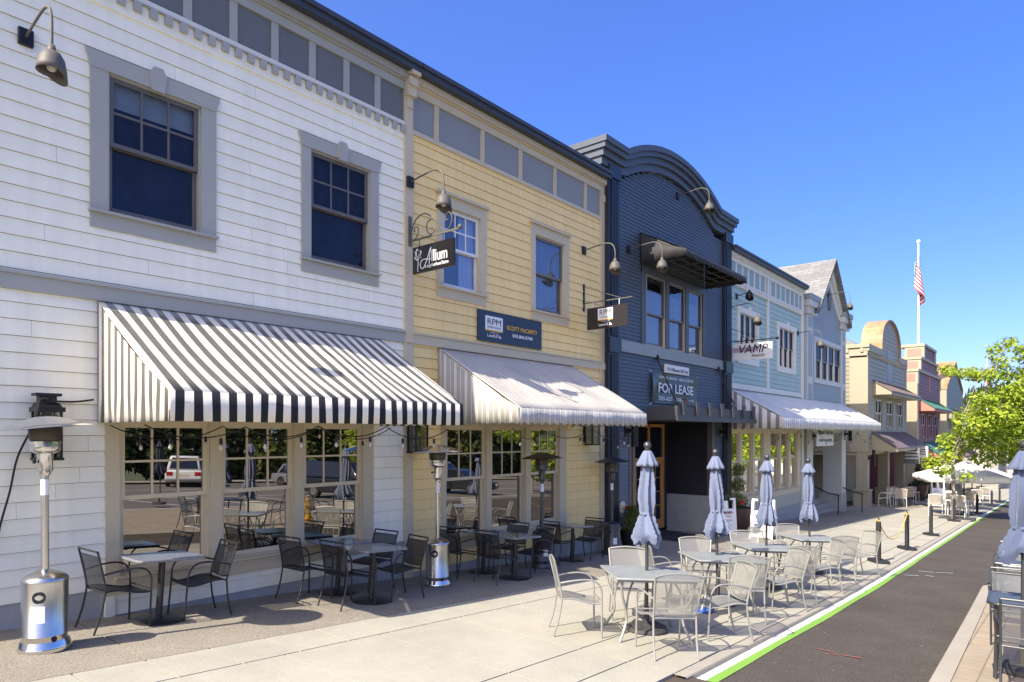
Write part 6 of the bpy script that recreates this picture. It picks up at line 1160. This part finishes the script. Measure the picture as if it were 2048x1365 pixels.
# the maple beside the kerb: leaf masses where its boughs hang, at the tree's own distance
xt, yt = 35.2, 3.95; tt = xt * CA + yt * SA; cl = []
rn = random.Random(21)
for u, v, ru, rv, dd in ((1862, 925, 16, 13, -.6), (1885, 935, 18, 16, -.2), (1900, 905, 22, 20, .3), (1925, 880, 30, 20, .2), (1893, 880, 16, 12, .6), (1950, 850, 36, 22, -.5), (1985, 880, 34, 24, 0), (2010, 905, 30, 22, .4), (1938, 828, 26, 12, .8), (1990, 830, 40, 22, -.6), (2030, 840, 30, 30, .3), (2060, 870, 40, 50, 0),
                       (2000, 790, 42, 18, .5), (2045, 780, 34, 26, -.4), (2085, 800, 40, 60, .2), (1965, 800, 26, 14, -.8), (2060, 745, 32, 16, .6), (1918, 745, 26, 8, .2), (1895, 738, 14, 7, -.2), (1950, 748, 26, 12, .5), (1985, 752, 30, 12, 0), (1998, 735, 16, 12, .4), (1992, 712, 12, 10, .2), (1990, 698, 12, 10, .5), (2012, 720, 14, 7, -.4), (2015, 684, 14, 9, .2), (2035, 695, 18, 8, -.2), (2050, 710, 16, 16, .6), (2085, 700, 30, 26, .1), (1932, 955, 10, 8, -.3), (1955, 915, 14, 10, .5), (1975, 925, 12, 10, .8), (2005, 860, 40, 20, 1.3), (2045, 920, 22, 20, .6), (2090, 920, 40, 30, .2), (2120, 760, 40, 60, 0)):
    a_, b_, d_ = ray(u, v); t = tt + dd * 1.6; ru *= 1.3; rv *= 1.25; cl.append((a_ * t, b_ * t, EYE + d_ * t, ru * t / F, max(.4, ru * t / F * .9), rv * t / F))
tree('maple_tree', 'bright green young maple with a pale slim trunk beside the white umbrellas', xt, yt, 2.5, cl, M['leafmaple'], .095, 1000, 4, tr=.085, shell=.75)
def bigumb(label, x, y, hw, zt, ze):
    z0 = zg(x); r = thing('patio_umbrella', label, 'umbrella', (x, y, z0), 'large open cream umbrellas'); b = MB(); b.tube([(x, y, z0), (x, y, z0 + zt)], .03, 8); b.lathe([(.35, 0), (.35, .07), (.05, .1)], (x, y, z0), 16); b.build('pole', M['chairblk'], r); b = MB(); n = 32
    def e(i): a = 2 * math.pi * i / n + .3; q = hw / max(abs(math.cos(a - .3)), abs(math.sin(a - .3))) ** .8; return a, q
    rows = [[(x + e(i)[1] * t * math.cos(e(i)[0]), y + e(i)[1] * t * math.sin(e(i)[0]), z0 + zt + (ze - zt) * t - .10 * math.sin(t * math.pi) * (1 - abs(math.cos(2 * (e(i)[0] - .3))))) for i in range(n + 1)] for t in (.02, .25, .5, .75, 1)]
    b.grid(rows); b.grid([rows[-1], [(p[0], p[1], p[2] - .22 - .03 * math.sin(i * 1.9)) for i, p in enumerate(rows[-1])]]); b.build('canopy', M['wcanvas'], r, thick=.006); b = MB()
    for k in range(8): a = .3 + k * math.pi / 4; b.bar((x + .05 * math.cos(a), y + .05 * math.sin(a), z0 + zt - .03), (x + hw * math.cos(a), y + hw * math.sin(a), z0 + ze - .03), .02, .02)
    b.build('ribs', M['chairblk'], r)
for x, y, lab in ((39.0, 3.95, 'large open cream umbrella just behind the maple trunk'), (45.0, 5.2, 'large open cream umbrella second along the kerb, partly behind the first'), (50.5, 4.7, 'large open cream umbrella third along the kerb'), (57.5, 4.8, 'large open cream umbrella far along the kerb')): bigumb(lab, x, y, 1.8, 2.62, 1.85)
M['cream_frame'] = M['vinyl']; M['fabtan'] = meshfab('tan_mesh_sling', (.48, .43, .36), .85)
wc = black_chair(M['vinyl'], M['fabtan'], M['fabtan'], 'white framed chairs down the street', slit=False, arch=.03, wd=.27); uw = []
WC = [(42.3, 8.0, 100, 'white framed sling chair nearest the beige porch pillar'), (43.0, 7.35, 20, 'white framed sling chair left of the first white table by the beige building'), (45.2, 8.15, 190, 'white framed sling chair behind the first white table by the beige building'), (46.3, 7.5, 10, 'white framed sling chair left of the second white table by the beige building'), (48.3, 7.7, 185, 'white framed sling chair nearest the pair of brown pots'),
      (36.5, 4.80, 8, 'white framed sling chair left of the maple trunk, back to the camera'), (36.7, 3.95, 5, 'white framed sling chair right of the maple trunk, back to the camera'), (38.9, 4.4, 185, 'white framed sling chair facing back under the first cream umbrella'), (40.6, 4.0, 5, 'white framed sling chair at the kerb under the second cream umbrella'), (42.3, 4.9, 185, 'white framed sling chair under the second cream umbrella, away from the kerb'), (44.5, 4.2, 5, 'white framed sling chair at the kerb beyond the second cream umbrella'), (46.5, 5.0, 180, 'white framed sling chair between the second and third cream umbrellas'), (49, 4.3, 5, 'white framed sling chair under the third cream umbrella'), (52, 4.9, 180, 'white framed sling chair beyond the third cream umbrella'), (55, 4.4, 5, 'white framed sling chair before the farthest cream umbrella'), (59, 5, 180, 'white framed sling chair under the farthest cream umbrella')]
for x, y, d, lab in WC: o = put(wc, uw, x, y, d, lab); o.scale = (1.12, 1.12, 1.15)
def white_table():
    r = thing('white_table', '-', 'table', (0, 0, 0), 'white tables down the street'); b = MB(); b.box(-.45, .45, -.45, .45, .71, .74); b.build('table_top', M['vinyl'], r, bevel=.006)
    for sx in (-1, 1):
        for sy in (-1, 1): b = MB(); b.tube([(sx * .40, sy * .40, .71), (sx * .42, sy * .42, 0)], .02); b.build('leg', M['vinyl'], r)
    return r
wt = None
for x, y, lab in ((44.1, 7.7, 'white square table nearest the beige porch pillar'), (47.3, 7.55, 'white square table before the brown pots'), (37.8, 4.1, 'white square table right of the maple trunk'), (41.5, 4.4, 'white square table under the second cream umbrella'), (45.4, 4.6, 'white square table beyond the second cream umbrella'), (50.5, 4.1, 'white square table under the third cream umbrella')):
    o = white_table() if wt is None else copy_tree(wt); wt = wt or o; o['label'] = lab; place(o, x, y, 0)
for k, (x, y, yw) in enumerate(((41, 3.6, 0), (49.5, 3.62, 0), (56, 3.66, 0))): stanchion(('black delineator post at the kerb under the second cream umbrella', 'black delineator post at the kerb under the third cream umbrella', 'farthest black delineator post at the kerb')[k], x, y)
b = MB(); x = xt + .2; b.box(x - .9, x + .7, yt - .75, yt + .55, zg(x) - .12, zg(x) + .02); tag(b.build('tree_grate', M['hammer'], None, (x, yt, zg(x))), 'dark metal grate in the pavement around the maple trunk', 'tree grate')
# stair rails at the grey building
for k, (yy, x0_, lab) in enumerate(((8.25, 32.3, 'black stair handrail left of the two at the bank entrance'), (8.0, 35.6, 'black stair handrail right of the two by the bank corner'))):
    r = thing('handrail', lab, 'handrail', (x0_, yy, zg(x0_)), 'handrails at the bank steps'); z = zg(x0_); b = MB(); b.tube(bez([(x0_, yy - .3, z - .05), (x0_, yy - .3, z + .88)], 2), .025); b.tube([(x0_, yy + 1.3, z + .4), (x0_, yy + 1.3, z + 1.5)], .025); b.build('rail_post', M['black'], r); b = MB(); b.tube([(x0_, yy - .35, z + .88), (x0_, yy + .1, z + .95), (x0_, yy + 1.4, z + 1.55)], .025); b.build('rail', M['black'], r)
# wooded hill far behind the street
b = MB(); rows = []
for j in range(9):
    t = j / 8; rows.append([(330 + 240 * t, -420 + 700 * i / 40, -14 + (29 + 6 * math.sin(i * .31) + 3 * math.sin(i * .83)) * math.sin(t * math.pi / 2)) for i in range(41)])
b.grid(rows); struct(b.build('hills', mat('forest_floor', (.035, .055, .025), .95, var=.4, scale=.05)))
rn = random.Random(9); b = MB()
for _ in range(900):
    t = rn.random() ** .7; yy = rn.uniform(-120, 130); i = (yy + 420) / 700 * 40; xx = 330 + 240 * t; z = -14 + (29 + 6 * math.sin(i * .31) + 3 * math.sin(i * .83)) * math.sin(t * math.pi / 2); h = rn.uniform(9, 17); w_ = h * .2
    for k in range(6):
        zz = z + h * (.1 + .15 * k); rr = w_ * (1 - k / 6.3); a0 = rn.random() * 6
        for m_ in range(5): a = a0 + m_ * 1.2566; b.poly((xx, yy, zz + h * .2), (xx + rr * math.cos(a - .5), yy + rr * math.sin(a - .5), zz - rn.random()), (xx + rr * math.cos(a + .5), yy + rr * math.sin(a + .5), zz - rn.random()))
struct(b.build('far_woods', M['conifer'], smooth=False), 'stuff')  # distance haze is put into the lightened leaf colour

# ------------------------------------------------------------------ across the street (seen in the shop windows)
rn = random.Random(31)
for k in range(13):
    x = -14 + k * 6.2 + rn.uniform(-1, 1); y = -31 + rn.uniform(-1.5, 1.5); z0 = zg(x); c = [(x + rn.uniform(-3, 3), y + rn.uniform(-1.2, 1.2), z0 + (rn.uniform(.8, 1.8) if q_ < 4 else rn.uniform(2.0, 6)), rn.uniform(1.4, 2.2), rn.uniform(1.3, 2.0), rn.uniform(1.0, 1.7)) for q_ in range(10)]
    tree('hedge_tree', 'leafy hedge tree in the row across the street facing the shops, one of thirteen', x, y, 1.2, c, (M['leafdark'], M['leafbox'], M['leafdark'])[k % 3], .30, 150, 50 + k, 'hedge trees across the street', .16)
for k, (x, y) in enumerate(((33, -8.5), (52, -7), (24, -12), (62, -8.5), (74, -7))):
    z0 = zg(x); c = [(x + rn.uniform(-2.2, 2.2), y + rn.uniform(-2, 2), z0 + rn.uniform(1.6, 5.5), rn.uniform(.9, 1.6), rn.uniform(.9, 1.6), rn.uniform(.7, 1.2)) for _ in range(9)]
    tree('maple_tree', 'bright green maple across the street facing the shops, one of five', x, y, 2.0, c, M['leafmaple'], .16, 260, 80 + k, 'maples across the street', .09)
def car(label, x, y, yaw, m, kind):
    r = thing('parked_car', label, 'car', (0, 0, 0), 'cars parked across the street'); L, Wd, H = (2.4, .95, 1.78) if kind == 'suv' else (2.3, .9, 1.45); b = MB()
    def loft(secs): b.grid([[(sx, sy * w_, z) for sy, z in ring] for sx, w_, ring in secs])
    hood = .98 if kind == 'suv' else .85; b = MB(); prof = [(-L, .45), (-L, hood - .05), (-L + .1, hood), (L - 1.1, hood), (L - .1, hood - .12), (L, hood - .3), (L, .4), (L - .3, .28), (-L + .3, .28)]
    b.prism(prof, lambda a, z, d: (a, d, z), Wd, -Wd); b.build('body', m, r, bevel=.07)
    b = MB(); t0, t1 = (-L + .15, L - 1.9) if kind == 'suv' else (-L + .75, L - 2.0); lo = [(-L + .05 if kind == 'suv' else -L + .35, Wd - .05), (L - 1.15, Wd - .05)]; b.hexa([(lo[0][0], -Wd + .06, hood), (lo[1][0], -Wd + .06, hood), (lo[1][0], Wd - .06, hood), (lo[0][0], Wd - .06, hood), (t0, -Wd + .22, H), (t1, -Wd + .22, H), (t1, Wd - .22, H), (t0, Wd - .22, H)]); b.build('cabin', m, r, bevel=.08)
    b = MB(); e = .008
    def face(p): b.poly(*p)
    lx0, lx1 = lo[0][0], lo[1][0]; mixp = lambda a, c, t: tuple(a[i] + (c[i] - a[i]) * t for i in range(3))
    for (A_, B_, C2, D2, nx) in (((lx0, -Wd + .06, hood), (lx0, Wd - .06, hood), (t0, Wd - .22, H), (t0, -Wd + .22, H), (-e, 0, 0)), ((lx1, Wd - .06, hood), (lx1, -Wd + .06, hood), (t1, -Wd + .22, H), (t1, Wd - .22, H), (e, 0, 0)), ((lx0, Wd - .06, hood), (lx1, Wd - .06, hood), (t1, Wd - .22, H), (t0, Wd - .22, H), (0, e, 0)), ((lx1, -Wd + .06, hood), (lx0, -Wd + .06, hood), (t0, -Wd + .22, H), (t1, -Wd + .22, H), (0, -e, 0))):
        P4 = [mixp(mixp(A_, B_, u), mixp(D2, C2, u), w_) for u, w_ in ((.08, .1), (.92, .1), (.90, .86), (.10, .86))]; face([tuple(p[i] + nx[i] * 1.5 for i in range(3)) for p in P4])
    b.build('window', M['glassup'], r, smooth=False)
    for sx in (-1.42, 1.42):
        for sy in (-1, 1): b = MB(); b.lathe([(.20, -.11), (.33, -.11), (.345, -.08), (.345, .08), (.33, .11), (.20, .11)], (0, 0, 0), 24); b.v = [(sx + p[0], sy * (Wd - .10) + p[2], .345 + p[1]) for p in b.v]; wl = b.build('wheel', M['tyre'], r); b = MB(); b.lathe([(.21, -.115), (.21, .115)], (0, 0, 0), 16); b.v = [(sx + p[0], sy * (Wd - .10) + p[2], .345 + p[1]) for p in b.v]; b.build('rim', M['chrome'], wl)
    for sy in (-1, 1):
        b = MB(); b.box(-L - .012, -L + .05, sy * .72 - .16, sy * .72 + .16, hood - .32, hood - .10); b.build('tail_lamp', M['taill'], r); b = MB(); b.box(L - .05, L + .012, sy * .68 - .18, sy * .68 + .18, .52, .64); b.build('headlight', M['signwhite'], r)
    b = MB(); b.box(-L - .014, -L + .02, -.26, .26, .62, .76); b.build('number_plate', M['sashtan'], r); place(r, x, y, yaw); r.location.z -= .06; return r
car('white suv parked across the street, seen in the first shop window', 18.3, -23.3, R(-62), M['carwhite'], 'suv'); car('silver car parked across the street, seen in the second shop window', 23.5, -18.5, R(80), M['carsilver'], 'sedan'); car('black suv parked across the street, seen in the third shop window', 20.0, -9.6, R(78), M['carblack'], 'suv'); car('dark car parked across the street behind the brick paving', 28.5, -10.5, R(80), M['carblack'], 'sedan'); car('silver suv parked farther along across the street', 33, -17, R(82), M['carsilver'], 'suv')
x, y = 11.3, .1; z = zg(x) + .05; r = thing('fire_hydrant', 'yellow fire hydrant on the brick paving reflected in the shop window', 'fire hydrant', (x, y, z)); b = MB(); b.lathe([(.18, 0), (.18, .05), (.12, .06), (.12, .48), (.16, .50), (.16, .54), (.13, .56), (.10, .68), (.04, .72), (.03, .78)], (x, y, z), 20); b.build('barrel', M['hydrant'], r)
for s in (-1, 1): b = MB(); b.tube([(x + s * .1, y, z + .40), (x + s * .24, y, z + .40)], .065, 12); b.build('cap', M['hydrant'], r)
closed_umbrella('closed navy umbrella across the paved bay reflected in the first shop window', 10.6, -8.3, 2.4, M['umbblk'], 40, dz=.05)

rn = random.Random(12); b = MB()
for _ in range(420):
    x = rn.uniform(6.5, 22); y = kr(x) + abs(rn.gauss(0, .22)) + .02 if rn.random() < .55 else rn.uniform(kr(x), kl(x) - .2); z = zg(x) - (.052 if x < 16.4 else .05); s_ = rn.uniform(.006, .02); a = rn.random() * 6.28; c_, q_ = math.cos(a) * s_, math.sin(a) * s_
    b.poly((x - c_, y - q_, z), (x + q_ * .5, y - c_ * .5, z + s_ * .4), (x + c_, y + q_, z + .002), (x - q_ * .5, y + c_ * .5, z + s_ * .3))
struct(b.build('leaf_litter', leafmat('dry_leaf', (.22, .12, .03), (.38, .27, .10)), smooth=False), 'stuff')
